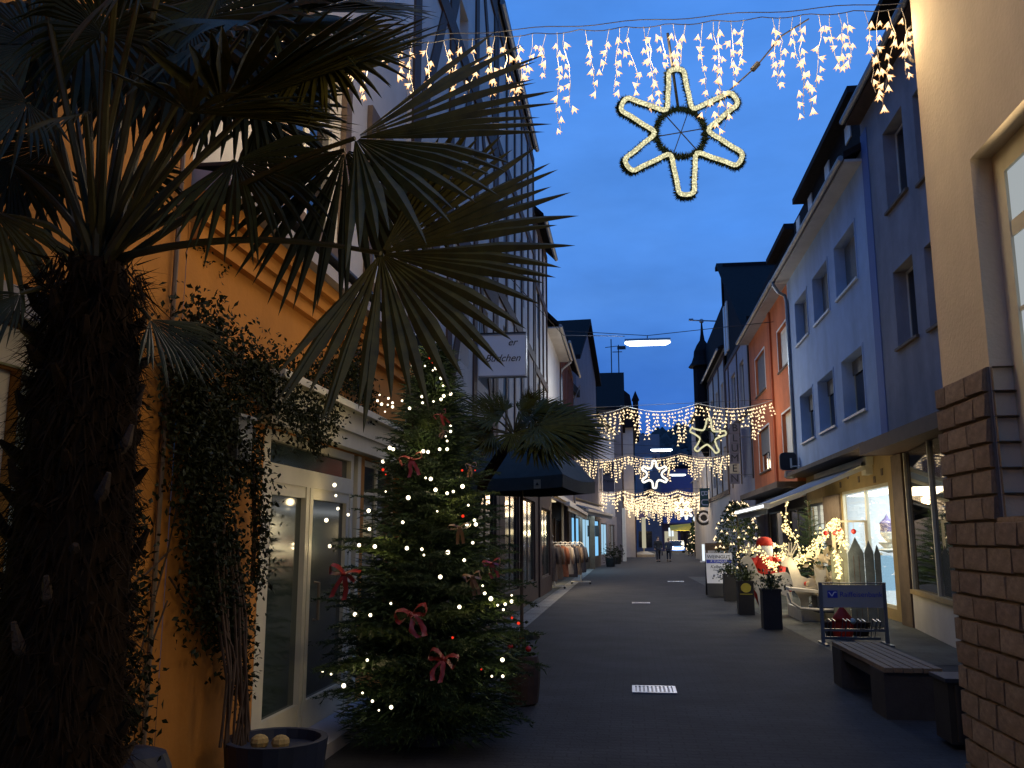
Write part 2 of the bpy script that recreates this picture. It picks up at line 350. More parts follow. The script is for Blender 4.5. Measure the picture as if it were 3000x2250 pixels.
def window(par, c, sx, h, rev=.2, fm=M_paintw, gm=M_dkglass, mull=1, trans=None, sill=None, surround=None, shutter=0, fw=.06, name='window', back=None):
    """window set at the back of its reveal; the frame is the part, panes, sill, surround and shutter its pieces"""
    y0, y1, z0, z1 = h; b = c - sx * rev; t = .05
    lo, hi = min(b, b + sx * t), max(b, b + sx * t)
    f = MB().box(lo, hi, y0, y0 + fw, z0, z1).box(lo, hi, y1 - fw, y1, z0, z1).box(lo, hi, y0 + fw, y1 - fw, z0, z0 + fw).box(lo, hi, y0 + fw, y1 - fw, z1 - fw, z1)
    ysp = [y0 + fw + (y1 - y0 - 2 * fw) * i / (mull + 1) for i in range(mull + 2)]
    for y in ysp[1:-1]: f.box(lo, hi, y - fw * .6, y + fw * .6, z0 + fw, z1 - fw)
    zsp = [z0 + fw, z1 - fw]
    if trans: zsp.insert(1, trans); f.box(lo - .002, hi + .002, y0 + fw, y1 - fw, trans - fw * .5, trans + fw * .5)
    o = f.build(name, fm, par)
    px = (lo + hi) / 2
    for i in range(len(ysp) - 1):
        for j in range(len(zsp) - 1):
            MB().box(px - .008, px + .008, ysp[i], ysp[i + 1], zsp[j], zsp[j + 1]).build('pane', gm[(i + j) % len(gm)] if isinstance(gm, (list, tuple)) else gm, o)
    if sill:
        e0, e1 = sorted((b + sx * .05, c + sx * .06)); MB().box(e0, e1, y0 - .05, y1 + .05, z0 - .045, z0 + .004).build('sill', sill, o)
    if surround:
        w = .055; e0, e1 = sorted((c - sx * .002, c + sx * .018))
        MB().box(e0, e1, y0 - w, y0 - .002, z0 - w, z1 + w).box(e0, e1, y1 + .002, y1 + w, z0 - w, z1 + w).box(e0, e1, y0 - .002, y1 + .002, z1 + .002, z1 + w).box(e0, e1, y0 - .002, y1 + .002, z0 - w, z0 - .05).build('surround', surround, o)
    if shutter:
        m = MB(); n = max(3, int((z1 - z0) * shutter / .055)); xx = sorted((b + sx * .052, b + sx * .075))
        for k in range(n):
            zt = z1 - .01 - k * .055; m.box(xx[0], xx[1], y0 + .015, y1 - .015, zt - .048, zt)
        m.build('roller_shutter', M_shut, o)
    return o
def house(name, label, sx, c, y0, y1, zw, depth, wm, holes=(), roof=None, rm=M_slate, z0=0, over=.35, loc=None, rev=.2, gutter=True, ridge_frac=.5, soffit=None):
    """a house whose front is the plane x = c; roof = ridge height above the wall top"""
    t = thing(name, label, 'house', ((c, (y0 + y1) / 2, 0)))
    bx = c - sx * depth; m = MB(); wall_holes(m, c, sx, y0, y1, z0, zw, list(holes), rev)
    for y in (y0, y1): m.quad((c, y, z0), (bx, y, z0), (bx, y, zw), (c, y, zw))
    m.quad((bx, y0, z0), (bx, y1, z0), (bx, y1, zw), (bx, y0, zw))
    if roof:
        rx = c - sx * depth * ridge_frac
        for y in (y0, y1): m.tri((c, y, zw), (bx, y, zw), (rx, y, zw + roof))
    else: m.quad((c, y0, zw), (bx, y0, zw), (bx, y1, zw), (c, y1, zw))
    m.build('wall', wm, t)
    if roof:
        r = MB(); th = .14; sl = roof / (depth * ridge_frac)
        ex, ez = c + sx * over, zw - over * sl
        pts = [(ex, ez), (rx, zw + roof), (bx - sx * over, zw - over * sl), (bx - sx * over, zw - over * sl + th), (rx, zw + roof + th), (ex, ez + th)]
        r.prism([(x, y0 - .03, z + .01) for x, z in pts], (0, 0, 0), (0, y1 - y0 + .06, 0)); r.build('roof', rm, t)
        if soffit:
            e0, e1 = sorted((c - sx * .0, ex - sx * .02)); MB().box(e0, e1, y0, y1, ez - .06, ez - .005).build('soffit', soffit, t)
        if gutter:
            MB().tube([(ex + sx * .05, y0, ez + .02), (ex + sx * .05, y1, ez + .02)], .065, 8).build('gutter', M_gutt, t)
    return t

# ================================================================== GROUND
struct('street', MB().quad((-400, -60, 0), (400, -60, 0), (400, 900, 0), (-400, 900, 0)), M_street)
struct('pavement', MB().box(-2.6, -2.3, 9, 60, -.05, .015), M_pave)
struct('gutter_strip', MB().box(-2.296, -1.92, 13, 62, -.05, .006), M_gutter)
struct('shop_forecourt', MB().quad((2.9, 12.5, .004), (5.3, 12.5, .004), (5.3, 40, .004), (2.5, 40, .004)), M_pave)
hm = MB(); N = 60
hz = lambda x: 60 + 9 * math.sin(x * .011 + 1) + 5 * math.sin(x * .037) + 2.2 * math.sin(x * .17 + 2) + 1.3 * math.sin(x * .41)
for i in range(N):
    xa, xb = -500 + i * 1000 / N, -500 + (i + 1) * 1000 / N
    for k in range(5):
        ya, yb = 380 + k * 45, 380 + (k + 1) * 45; fa, fb = (k / 5) ** .7, ((k + 1) / 5) ** .7
        hm.quad((xa, ya, hz(xa) * fa), (xb, ya, hz(xb) * fa), (xb, yb, hz(xb) * fb), (xa, yb, hz(xa) * fb))
struct('hill', hm, M_hill)
# treetops that make the ridge of the hill uneven
wood = MB(); rw = random.Random(3)
for i in range(700):
    x = rw.uniform(-120, 190); y = rw.uniform(440, 610); f = ((y - 380) / 225) ** .7; z = hz(x) * min(1, f); r = rw.uniform(2.5, 5)
    wood.lathe((x, y, z - 2), [(r * .7, 0), (r, r * .6), (r * .6, r * 1.3), (.2, r * 1.9)], 6)
tag(wood.build('far_wood', M_hill), kind='stuff')

# ================================================================== RIGHT SIDE
# --- R1 cream corner house with sandstone base
R1 = thing('cream_house', 'cream plastered corner house with rusticated red sandstone base and tall lit window', 'house', (2.02, 2, 0))
WH = (3.2, 5.17, 1.72, 3.78)
WH_ADDED = (.2, 2.2, 1.72, 3.78)  # unseen second window, added so that light reaches the near palm
m = MB(); wall_holes(m, 2.02, -1, -6, 5.92, 0, 9, [WH, WH_ADDED], .17)
m.quad((2.02, 5.92, 0), (9, 5.92, 0), (9, 5.92, 9), (2.02, 5.92, 9)).quad((2.02, -6, 0), (9, -6, 0), (9, -6, 9), (2.02, -6, 9)).quad((2.02, -6, 9), (9, -6, 9), (9, 5.92, 9), (2.02, 5.92, 9))
m.build('wall', M_cream, R1)
w = window(R1, 2.02, -1, WH, .17, M_creamp, (E_whitew, M_dkglass), 0, 2.40, None, None, fw=.14)
ch_ = sorted(w.children, key=lambda o: o.data.vertices[0].co.z)
ch_[0].data.materials[0] = M_dkglass; ch_[1].data.materials[0] = E_whitew
light('AREA', 'window_fill', (1.99, 4.1, 3.3), 24, (1.0, .76, .46), R1, .8, 1.6, (0, R(100), 0))
window(R1, 2.02, -1, WH_ADDED, .17, M_creamp, E_whitew, 0, 2.40, None, None, fw=.14)
light('AREA', 'window_fill', (1.98, 1.2, 3.35), 30, (1.0, .74, .42), R1, .7, 1.6, (0, R(104), 0))  # added warm fill on the palm, placed at the unseen window
fb = MB()
for z, hh in ((3.30, .045), (2.84, .012), (2.44, .012), ): fb.box(2.148, 2.200, WH[0] + .145, WH[1] - .145, z - hh, z + hh)
fb.box(2.144, 2.204, 4.2, 4.27, 1.9, 3.25); fb.build('glazing_bar', M_creamp, w)
def stone_mesh(seed):
    r = random.Random(seed); me = MB(); j = lambda a: r.uniform(-a, a)
    bk = [(.5, -.5, -.5), (.5, .5, -.5), (.5, .5, .5), (.5, -.5, .5)]
    md = [(-.25, s[0] * (.492 + j(.008)), s[1] * (.482 + j(.015))) for s in ((-1, -1), (1, -1), (1, 1), (-1, 1))]
    fr = [(-.5 + j(.08), s[0] * (.465 + j(.02)), s[1] * (.435 + j(.035))) for s in ((-1, -1), (1, -1), (1, 1), (-1, 1))]
    me.v = bk + md + fr + [(-.56, j(.2), j(.15))]
    for a in (0, 4):
        for k in range(4): me.f.append((a + k, a + (k + 1) % 4, a + 4 + (k + 1) % 4, a + 4 + k))
    for k in range(4): me.f.append((8 + k, 8 + (k + 1) % 4, 12))
    return me
SM = []
for i in range(5):
    o = stone_mesh(i).build('stone', (M_stone, M_stone2, M_stone3)[i % 3], R1, world=False); SM.append(o)
first = set(); rs = random.Random(11); zc = 0.0; row = 0; CH = .1417
for row in range(18):
    y = 5.95; zc = row * CH; off = .14 if row % 2 else 0; k = 0
    while y > 3.0:
        L = rs.uniform(.24, .36) - (off if k == 0 else 0); y1 = max(y - L, 3.0); a0, a1 = y1, y; k += 1
        zm = zc + CH / 2; y = y1
        if zm > WH[2]:
            if a1 <= WH[1] + .02: continue
            if a0 < WH[1]: a0 = WH[1]
        s = rs.randrange(5); dims = (.060, a1 - a0 - .008, CH - .007); pos = Vector((2.02 - .012, (a0 + a1) / 2, zm)) - R1.location
        if s not in first: first.add(s); o = SM[s]; o.location = pos; o.scale = dims
        else: inst(SM[s], R1, pos, (0, 0, 0), dims)
    # the return of the base into the reveal of the window
    if zc + CH / 2 > WH[2]:
        s = rs.randrange(5); o = inst(SM[s], R1, Vector((2.087, WH[1] - .012, zc + CH / 2)) - R1.location, (0, 0, -PI / 2 * 1), (.04, .13, CH - .007))
MB().box(2.003, 2.019, 3.0, 5.93, 0, WH[2] - .001).box(2.003, 2.019, WH[1] + .003, 5.93, WH[2], 2.55).build('mortar_joint', M_mortar, R1)
MB().box(1.985, 2.14, WH[0], WH[1], WH[2] - .05, WH[2] - .004).build('sill', M_stone, R1)

# --- R2 grey-blue house
dk = [(15.55, 16.75, 7.68, 9.25), (13.6, 14.95, 7.5, 9.1), (15.6, 16.75, 5.05, 6.5), (13.6, 15.0, 5.0, 6.4), (11.5, 12.7, 5.0, 6.4), (11.5, 12.7, 7.5, 9.1)]
def rhouse(*a, **k): return house(a[0], a[1], -1, *a[2:], **k)
R2 = rhouse('grey_blue_house', 'dim grey-blue house with deep dark windows between cream house and light blue house', 5.0, 9, 18.2, 10.3, 9, M_dkblue, dk, 1.1, M_tile, z0=3.5, over=.3, rev=.28, soffit=M_timber)
for h in dk: window(R2, 5.0, -1, h, .28, M_paintw, M_dkglass, 1, None, M_timber2, None, fw=.05)
MB().box(4.985, 4.998, 17.75, 18.2, 3.5, 9.9).build('corner_band', M_bluepaint, R2)
d = MB().box(5.2, 9, 9, 16.5, 10.35, 11.35); d.build('attic_storey', M_slate, R2)
MB().box(4.85, 9.2, 8.9, 16.6, 11.352, 11.5).build('attic_roof', M_tile, R2)
MB().box(4.55, 5.24, 9, 18.2, 3.22, 3.46).build('canopy', M_timber, R2)
# ground floor of R2: dark pilaster, slanting shop window above a white plinth
MB().box(5.12, 5.6, 17.55, 18.2, 0, 3.2).build('pilaster', M_timber2, R2)
A = Vector((5.2, 17.5, 0)); B = Vector((4.72, 13.2, 0)); dv = (B - A).normalized(); nv = Vector((-dv.y, dv.x, 0)) * -1
if nv.x > 0: nv = -nv
def slab(a, b, z0, z1, th, off=0):
    a, b = Vector(a) + nv * off, Vector(b) + nv * off
    return MB().obox((a + b) / 2 + Vector((0, 0, (z0 + z1) / 2)), (b - a) / 2, nv * (th / 2), (0, 0, (z1 - z0) / 2))
slab(A, B, 0, .62, .12).build('plinth', M_white, R2)
slab(A, B, .622, .70, .2).build('sill', M_ochre, R2)
fw_ = slab(A, A + dv * .06, .70, 3.2, .1); fw2 = slab(A + dv * 2.1, A + dv * 2.16, .70, 3.2, .1); fw_.v += []; f2 = fw_.build('window', M_creamp, R2)
fw2.build('mullion', M_creamp, f2)
slab(A + dv * .062, A + dv * 2.1, .702, 3.19, .012).build('pane', glass('mirror_shop_glass', (.5, .5, .5), .30), f2)
slab(A + dv * 2.16, B, .702, 3.19, .012).build('pane', MATS['mirror_shop_glass'], f2)
slab(A, B, .3, 3.2, .02, -.9).build('back_wall', M_timber, R2)

# --- R3 light blue house with the gift shop
lb = [(19.15, 21.05, 7.14, 8.4), (21.85, 23.6, 7.14, 8.4), (24.45, 26.15, 7.14, 8.4), (19.2, 21.05, 4.3, 5.65), (21.95, 23.7, 4.3, 5.65), (24.4, 26.15, 4.3, 5.65)]
R3 = rhouse('light_blue_house', 'pale blue three-storey house with six square windows above the lit gift shop', 5.0, 18.2, 27.3, 9.62, 9, M_ltblue, lb, 2.3, M_tile, z0=3.5, over=.38, rev=.3, soffit=M_white)
for i, h in enumerate(lb): window(R3, 5.0, -1, h, .3, M_creamp, M_dkglass if i not in (3, 4) else (M_curtain, M_dkglass), 1, None, M_paintw, M_ltblue, shutter=(.85, .8, .9, .25, .3, .35)[i])
MB().box(5.3, 9, 19.0, 27.2, 9.9, 11.27).build('dormer', M_slate, R3)
for y in (20, 22.2, 24.4, 26.2): MB().box(5.27, 5.298, y, y + .5, 10.75, 11.15).build('dormer_window', M_paintw, R3)
MB().box(4.98, 9.2, 18.9, 25.6, 11.272, 11.43).build('dormer_roof', M_tile, R3)
MB().tube([(4.58, 27.15, 9.42), (4.58, 27.15, 9.28), (4.72, 27.15, 9.05), (4.90, 27.15, 8.95), (4.94, 27.15, 8.75), (4.94, 27.15, 3.6)], .055, 8).build('downpipe', M_gutt, R3)
# shop front below (recessed), soffit, fascia
SHX = 5.25
sh = [(18.95, 23.05, .22, 2.75), (25.0, 27.1, .05, 2.6)]
m = MB(); wall_holes(m, SHX, -1, 18.2, 27.3, 0, 3.4, sh, .12); m.build('shopfront_wall', M_ochre, R3)
MB().box(4.62, 5.26, 18.2, 27.3, 3.40, 3.498).build('canopy', M_timber2, R3)
MB().box(5.20, 5.248, 23.1, 24.95, 1.45, 2.72).build('brown_panel', M_timber2, R3)
# small square tiles set into the ochre plaster
tl = MB().box(5.235, 5.248, -.07, .07, -.07, .07).build('tile', M_timber2, R3, world=False)
pts = [(19.3, 2.98), (20.3, 3.12), (21.2, 2.95), (22.2, 3.1), (23.0, 2.93), (23.9, 3.1), (19.9, 2.86)]
tl.location = Vector((0, pts[0][0], pts[0][1])) - R3.location * 1; tl.location.x = -R3.location.x
for y, z in pts[1:]: o = inst(tl, R3, (-R3.location.x, y - R3.location.y, z))
f = MB(); x0, x1 = 5.28, 5.34
f.box(x0, x1, 18.95, 19.02, .22, 2.75).box(x0, x1, 22.98, 23.05, .22, 2.75).box(x0, x1, 19.02, 22.98, .22, .29).box(x0, x1, 19.02, 22.98, 2.68, 2.75).box(x0, x1, 20.86, 20.96, .29, 2.68)
sw = f.build('shop_window', M_creamp, R3)
MB().box(5.305, 5.317, 19.02, 20.86, .29, 2.68).build('pane', G_clear, sw); MB().box(5.305, 5.317, 20.96, 22.98, .29, 2.68).build('pane', G_clear, sw)
f = MB().box(x0, x1, 25.0, 25.07, .05, 2.6).box(x0, x1, 27.03, 27.1, .05, 2.6).box(x0, x1, 25.07, 27.03, 2.53, 2.6).box(x0, x1, 26.0, 26.07, .05, 2.53)
dw = f.build('shop_door', M_iron, R3)
MB().box(5.305, 5.317, 25.07, 26.0, .05, 2.53).build('pane', G_clear, dw); MB().box(5.305, 5.317, 26.07, 27.03, .05, 2.53).build('pane', G_clear, dw)
# shop interior
it = MB(); it.box(8.2, 8.3, 18.3, 27.2, 0, 3.3).box(5.4, 8.2, 18.3, 18.38, 0, 3.3).box(5.4, 8.2, 27.15, 27.2, 0, 3.3).box(5.37, 8.2, 18.38, 27.15, 3.15, 3.25).box(5.37, 8.2, 18.38, 27.15, 0, .04)
it.build('shop_interior', M_interior, R3)
MB().box(5.37, 7.4, 23.15, 23.3, .04, 3.15).build('partition', M_interior, R3)
sl = MB()
for y in (19.6, 21.4): sl.box(5.9, 7.8, y, y + .16, 3.10, 3.145)
sl.build('strip_light', E_strip, R3)
light('AREA', 'shop_or_fill_lamp', (6.7, 20.8, 3.05), 210, (.84, .94, 1.0), R3, 1.8, 3.2)
light('AREA', 'shop_or_fill_lamp', (6.7, 25.4, 3.05), 150, (1.0, .88, .66), R3, 1.0, 2.0)
def item(name, mb, m, label, cat, group=None): return tag(mb.build(name, m), label, cat, group)
# goods in the shop window
sf = thing('display_shelf', 'white shelf unit with dark boxes inside the lit shop window', 'shelf', (7.6, 20.9, 0))
s_ = MB().box(7.3, 8.1, 19.2, 19.26, .05, 2.5).box(7.3, 8.1, 22.3, 22.36, .05, 2.5); s_.build('side_panel', M_interior, sf)
for z in (.5, 1.1, 1.7, 2.3): MB().box(7.3, 8.1, 19.262, 22.298, z, z + .05).build('shelf', M_interior, sf)
rr = random.Random(5)
for z in (.5, 1.1, 1.7):
    y = 19.4
    n = 0
    while y < 22.0:
        L = rr.uniform(.16, .4); hh = rr.uniform(.15, .45); ci = rr.randrange(6); col = [M_potb, M_garm3, M_picket, M_red, M_navy, M_timber2][ci]; cn = ['blue-black', 'charcoal', 'slate blue', 'red', 'teal', 'brown'][ci]; n += 1
        pos = {.5: 'lower', 1.1: 'middle', 1.7: 'upper'}[z]
        item('gift_box', MB().box(7.4, 7.9, y, y + L, z + .052, z + .05 + hh), col, '%s gift box, %s from the near end of the %s shop shelf' % (cn, ('first', 'second', 'third', 'fourth', 'fifth', 'sixth', 'seventh', 'eighth')[n - 1], pos), 'box', 'gift boxes on the %s shelf' % pos); y += L + rr.uniform(.08, .4)
hs = thing('letter_ornament', 'white wooden village ornament with cut-out letters in the shop window', 'ornament', (5.75, 19.9, 1.6))
MB().box(5.72, 5.78, 19.25, 20.55, 1.62, 1.70).build('base_board', M_wplush, hs)
text('ANDERLAND', .34, (5.70, 19.9, 1.83), FACE_W, M_print, hs, ext=.015, xs=.62)
tr_ = MB()
for y0 in (19.75, 20.1):
    tr_.bar((5.76, y0 - .22, 1.98), (5.76, y0, 2.5), .03).bar((5.76, y0, 2.5), (5.76, y0 + .22, 1.98), .03).bar((5.76, y0 - .22, 1.98), (5.76, y0 + .22, 1.98), .03)
tr_.build('gable_outline', M_timber2, hs)
tp = thing('white_shelf', 'white hanging shelf under the letter ornament', 'shelf', (5.8, 19.9, 1.5)); MB().box(5.6, 6.0, 19.2, 20.6, 1.50, 1.598).build('board', M_interior, tp)
tag(MB().ball((5.9, 22.0, 1.02), .26, 12, 8).box(5.7, 6.1, 21.6, 22.45, .45, .78).build('blue_lit_display', E_cyan2), 'pale blue lit display globe on a box at the left of the shop window', 'display')
sb_ = thing('stacked_dishes', 'stack of white dishes and a lantern behind the left shop pane', 'dishes', (5.9, 21.6, 1.3))
MB().lathe((5.9, 21.6, 1.30), [(.02, 0), (.22, .05), (.24, .07), (.1, .1), (.2, .2), (.22, .23), (.06, .26), (.16, .42), (.18, .46)], 14).build('dish', M_wplush, sb_)
MB().lathe((5.9, 21.6, 1.77), [(.16, 0), (.17, .2), (.05, .32), (.01, .4)], 10).build('lantern', M_purple, sb_)
MB().box(5.7, 6.1, 21.4, 21.8, 1.24, 1.298).build('stand', M_interior, sb_)
snw = thing('paper_star', 'large white paper snowflake hanging in the right shop pane', 'ornament', (5.5, 19.25, 2.15))
q = MB()
for k in range(6):
    a = k * PI / 3; dy, dz = math.cos(a), math.sin(a); q.bar((5.5, 19.25, 2.15), (5.5, 19.25 + dy * .3, 2.15 + dz * .3), .03, .02)
    for s in (.13, .22):
        for sg in (-1, 1): a2 = a + sg * .8; q.bar((5.5, 19.25 + dy * s, 2.15 + dz * s), (5.5, 19.25 + dy * s + math.cos(a2) * .1, 2.15 + dz * s + math.sin(a2) * .1), .022, .018)
q.build('snowflake', M_wplush, snw)
al = thing('alarm_box', 'beige alarm box with red lamp under the canopy beside the awning', 'alarm', (5.2, 20.2, 3.1))
MB().box(5.1, 5.248, 20.0, 20.35, 2.98, 3.27).build('housing', M_creamp, al); MB().box(5.14, 5.23, 20.08, 20.27, 3.272, 3.37).build('lamp', M_redball, al)

# --- R4 red-orange house
og = [(27.6, 29.4, 6.95, 8.3), (32.2, 34.6, 6.95, 8.4), (27.6, 29.3, 3.95, 5.55), (32.0, 34.6, 4.05, 5.6)]
R4 = rhouse('red_orange_house', 'red-orange house with white-framed windows next to the light blue house', 5.0, 27.3, 36.2, 9.6, 9, M_orange2, og, 1.9, M_slate, z0=3.3, over=.4, rev=.16, soffit=M_grey)
for i, h in enumerate(og): window(R4, 5.0, -1, h, .16, M_paintw, (M_dkglass, M_curtain) if i in (0, 2) else M_dkglass, 1, None, M_timber2, M_paintw, shutter=(0, .95, 0, .6)[i], fw=.09)
MB().box(4.93, 4.998, 30.55, 30.95, 3.3, 9.3).build('pilaster_strip', mat('deep_orange_paint', (.34, .085, .03), .9, .08), R4)
MB().box(5.35, 9, 27.6, 36, 9.8, 11.2).build('dormer', M_slate, R4)
MB().box(5.05, 9.2, 27.5, 31.2, 11.202, 11.38).build('dormer_roof', M_tile, R4)
MB().box(4.4, 5.3, 27.3, 36.2, 3.12, 3.298).build('canopy', M_timber2, R4)
m = MB(); wall_holes(m, 5.3, -1, 27.3, 36.2, 0, 3.1, [(28, 31.2, .3, 2.6), (32.2, 35.4, .3, 2.6)], .12); m.build('shopfront_wall', M_mauve, R4)
for h in [(28, 31.2, .3, 2.6), (32.2, 35.4, .3, 2.6)]: window(R4, 5.3, -1, h, .12, M_paintw, M_dkglass, 1)

# --- R5 slate gable house, turret, and the white houses beyond
R5 = thing('slate_gable_house', 'tall house with black slate gable and steep roof beyond the red-orange house', 'house', (5, 40.5, 0))
m = MB(); h5 = [(38, 39.4, 4.2, 6.2), (41, 42.6, 4.2, 6.2), (38, 39.4, 7.2, 9.2), (41, 42.6, 7.2, 9.2)]
wall_holes(m, 5.0, -1, 36.25, 45, 0, 10.2, h5, .15); m.quad((5, 36.25, 0), (12, 36.25, 0), (12, 36.25, 7), (5, 36.25, 7)); m.quad((5, 45, 0), (12, 45, 0), (12, 45, 10.2), (5, 45, 10.2)); m.build('wall', M_grey, R5)
MB().box(4.97, 12, 36.22, 36.248, 6.9, 10.6).build('slate_cladding', M_slate, R5)
gm = MB().prism([(5, 36.25, 10.2), (5, 45, 10.2), (5, 44.6, 15.2)], (0, 0, 0), (.1, 0, 0)); gm.build('slate_gable', M_slate, R5)
MB().prism([(4.75, 35.9, 10.0), (4.75, 44.6, 15.5), (4.75, 45.4, 15.5), (4.75, 45.4, 15.3), (4.75, 44.6, 15.3), (4.75, 35.9, 9.8)], (0, 0, 0), (8, 0, 0)).build('roof', M_slate, R5)
MB().box(5.0, 12, 44.0, 45.1, 10.2, 15.28).build('slate_tower', M_slate, R5)
for h in h5: window(R5, 5.0, -1, h, .15, M_paintw, M_dkglass, 1)
for y in (42.7, 43.7): MB().box(4.93, 4.995, y, y + .55, 10.6, 13.0).build('gable_window', M_paintw, R5)
tb = MB()
for z in (6.7, 9.9): tb.box(4.95, 4.996, 36.3, 45, z, z + .22)
for y in (36.3, 40, 43.4, 44.8): tb.box(4.96, 4.994, y, y + .2, 4, 9.9)
tb.build('timber', M_timber, R5)
st = thing('blumen_sign', 'vertical projecting letter sign reading BLUMEN in square boxes', 'sign', (4.3, 36.6, 6))
for i, ch in enumerate('BLUMEN'):
    p = at(2152, 1255 + i * 29.5, 36.6)
    b = MB().box(p.x - .19, p.x + .19, 36.55, 36.7, p.z - .195, p.z + .195).build('letter_box', M_awnc if i == 4 else M_mauve, st)
    text(ch, .42, (p.x, 36.54, p.z), FACE_CAM, M_print, b, ext=.01)
for z in (at(2152, 1280, 36.6).z, at(2152, 1390, 36.6).z): MB().bar((4.3, 36.72, z), (5.0, 36.72, z), .04).build('bracket', M_iron, st)
wsn = thing('white_wall_panel', 'plain pale projecting panel behind the vertical letter sign', 'sign', (4.85, 37.2, 4))
p0, p1 = at(2172, 1250, 37.2), at(2214, 1395, 37.2); MB().box(p0.x, p1.x, 37.2, 37.3, p1.z, p0.z).build('panel', M_grey, wsn)

R6 = rhouse('white_turret_house', 'narrow white house with timbered front and onion-domed corner turret', 5.0, 45, 57.5, 11.2, 9, M_white, [(46, 47.2, 4.5, 6.3), (49, 50.2, 4.5, 6.3), (52, 53.2, 4.5, 6.3), (46, 47.2, 7.8, 9.6), (49, 50.2, 7.8, 9.6), (52, 53.2, 7.8, 9.6)], 2.0, M_slate, over=.3)
for h in [(46, 47.2, 4.5, 6.3), (49, 50.2, 4.5, 6.3), (52, 53.2, 4.5, 6.3), (46, 47.2, 7.8, 9.6), (49, 50.2, 7.8, 9.6), (52, 53.2, 7.8, 9.6)]: window(R6, 5.0, -1, h, .2, M_paintw, M_dkglass, 1)
tb = MB()
for y in (45.1, 48, 51, 54, 57.2): tb.box(4.95, 4.997, y, y + .25, 4, 10.8)
for z in (3.8, 7.0, 10.7): tb.box(4.95, 4.995, 45, 57.5, z, z + .25)
tb.build('timber', M_timber, R6)
tx, ty = 4.85, 55.5
MB().box(5.0, 9, 45.2, 57.3, 11.2, 13.4).build('mansard_roof', M_slate, R6)
MB().lathe((tx, ty, 6.6), [(.15, 0), (.62, 1.0), (.62, 5.6)], 8).build('turret', M_slate, R6)
MB().lathe((tx, ty, 12.2), [(.92, 0), (.70, .3), (.58, .65), (.54, 1.0), (.36, 1.4), (.16, 1.7), (.10, 2.1), (.04, 2.9)], 12).build('dome', M_slate, R6)
MB().ball((tx, ty, 15.15), .15).build('finial', M_gutt, R6)
fp = at(2018, 938, 50); fq = at(2108, 944, 50); tag(MB().bar((fp.x, 50, fp.z), (6.2, 50, fq.z), .06).box(fp.x, fp.x + .25, 49.95, 50.05, fp.z - .02, fp.z + .08).build('flagpole', M_iron), 'thin horizontal flagpole projecting from the roofs beside the turret', 'pole')
R7 = rhouse('plain_white_house', 'plain white house beyond the turret on the right side', 5.6, 57.5, 78, 11.5, 9, M_white, [(60 + 4 * i, 61.4 + 4 * i, z, z + 1.7) for i in range(4) for z in (4.5, 8.0)], 2.5, M_slate, over=.2)
for h in [(60 + 4 * i, 61.4 + 4 * i, z, z + 1.7) for i in range(4) for z in (4.5, 8.0)]: window(R7, 5.6, -1, h, .2, M_paintw, M_dkglass, 1)
R8 = rhouse('distant_dark_house', 'dark distant house at the right end of the street', 8.5, 78, 120, 9.0, 9, M_mauve, [(82 + 7 * i, 84 + 7 * i, z, z + 1.7) for i in range(5) for z in (1.0, 4.5)], 2.5, M_slate, over=.2)
for k, h in enumerate([(82 + 7 * i, 84 + 7 * i, z, z + 1.7) for i in range(5) for z in (1.0, 4.5)]): window(R8, 8.5, -1, h, .2, M_paintw, E_warmw if k % 4 == 0 else M_dkglass, 1)

# ================================================================== LEFT SIDE
# --- L1 tall orange house beside the palm
w1 = (2.0, 3.48, .3, 2.32)
L1 = thing('orange_house', 'tall orange plastered house with white-framed lit window behind the big palm', 'house', (-2.6, 2, 0))
m = MB(); wall_holes(m, -2.6, 1, -6, 4.83, 0, 9, [w1], .12); m.quad((-2.6, 4.83, 0), (-9, 4.83, 0), (-9, 4.83, 9), (-2.6, 4.83, 9)).quad((-2.6, -6, 0), (-9, -6, 0), (-9, -6, 9), (-2.6, -6, 9)).quad((-2.6, -6, 9), (-9, -6, 9), (-9, 4.83, 9), (-2.6, 4.83, 9)); m.build('wall', M_orange, L1)
window(L1, -2.6, 1, w1, .10, M_paintw, E_ygreen, 1, None, M_paintw, None, fw=.09)
MB().box(-2.598, -2.56, 1.85, 1.995, .1, 2.48).box(-2.598, -2.56, 3.485, 3.63, .1, 2.48).box(-2.598, -2.558, 1.995, 3.485, 2.325, 2.48).build('surround', M_white, L1)
MB().box(-2.598, -2.45, 1.7, 3.75, 2.50, 2.62).build('lintel_canopy', M_grey, L1)
MB().tube([(-2.57, 4.66, 0), (-2.57, 4.66, 9)], .014, 6).build('downpipe', M_brass, L1)
# --- L2 low shop front, orange below, white above
L2 = thing('orange_shop_house', 'house with orange ground floor, grey cornice and white upper storey behind the fir', 'house', (-2.6, 7.5, 0))
d2 = (6.12, 8.5, 0, 2.40); d3 = (8.62, 10.0, .4, 2.40)
m = MB(); wall_holes(m, -2.602, 1, 4.84, 10.2, 0, 3.5, [d2, d3], .16); m.build('wall', M_orange, L2)
u2 = [(6.4, 7.7, 4.25, 6.0), (8.7, 9.9, 4.25, 6.0)]
m = MB(); wall_holes(m, -2.66, 1, 4.85, 10.2, 3.88, 8.0, u2, .12); m.quad((-2.66, 4.85, 3.88), (-8, 4.85, 3.88), (-8, 4.85, 8), (-2.66, 4.85, 8)).quad((-2.66, 4.85, 8), (-8, 4.85, 8), (-8, 10.2, 8), (-2.66, 10.2, 8)); m.build('upper_wall', M_white, L2)
MB().box(-2.7, -2.54, 4.86, 10.2, 3.40, 3.50).box(-2.7, -2.50, 4.86, 10.2, 3.502, 3.60).box(-2.7, -2.44, 4.86, 10.2, 3.602, 3.70).build('moulding', M_orange, L2)
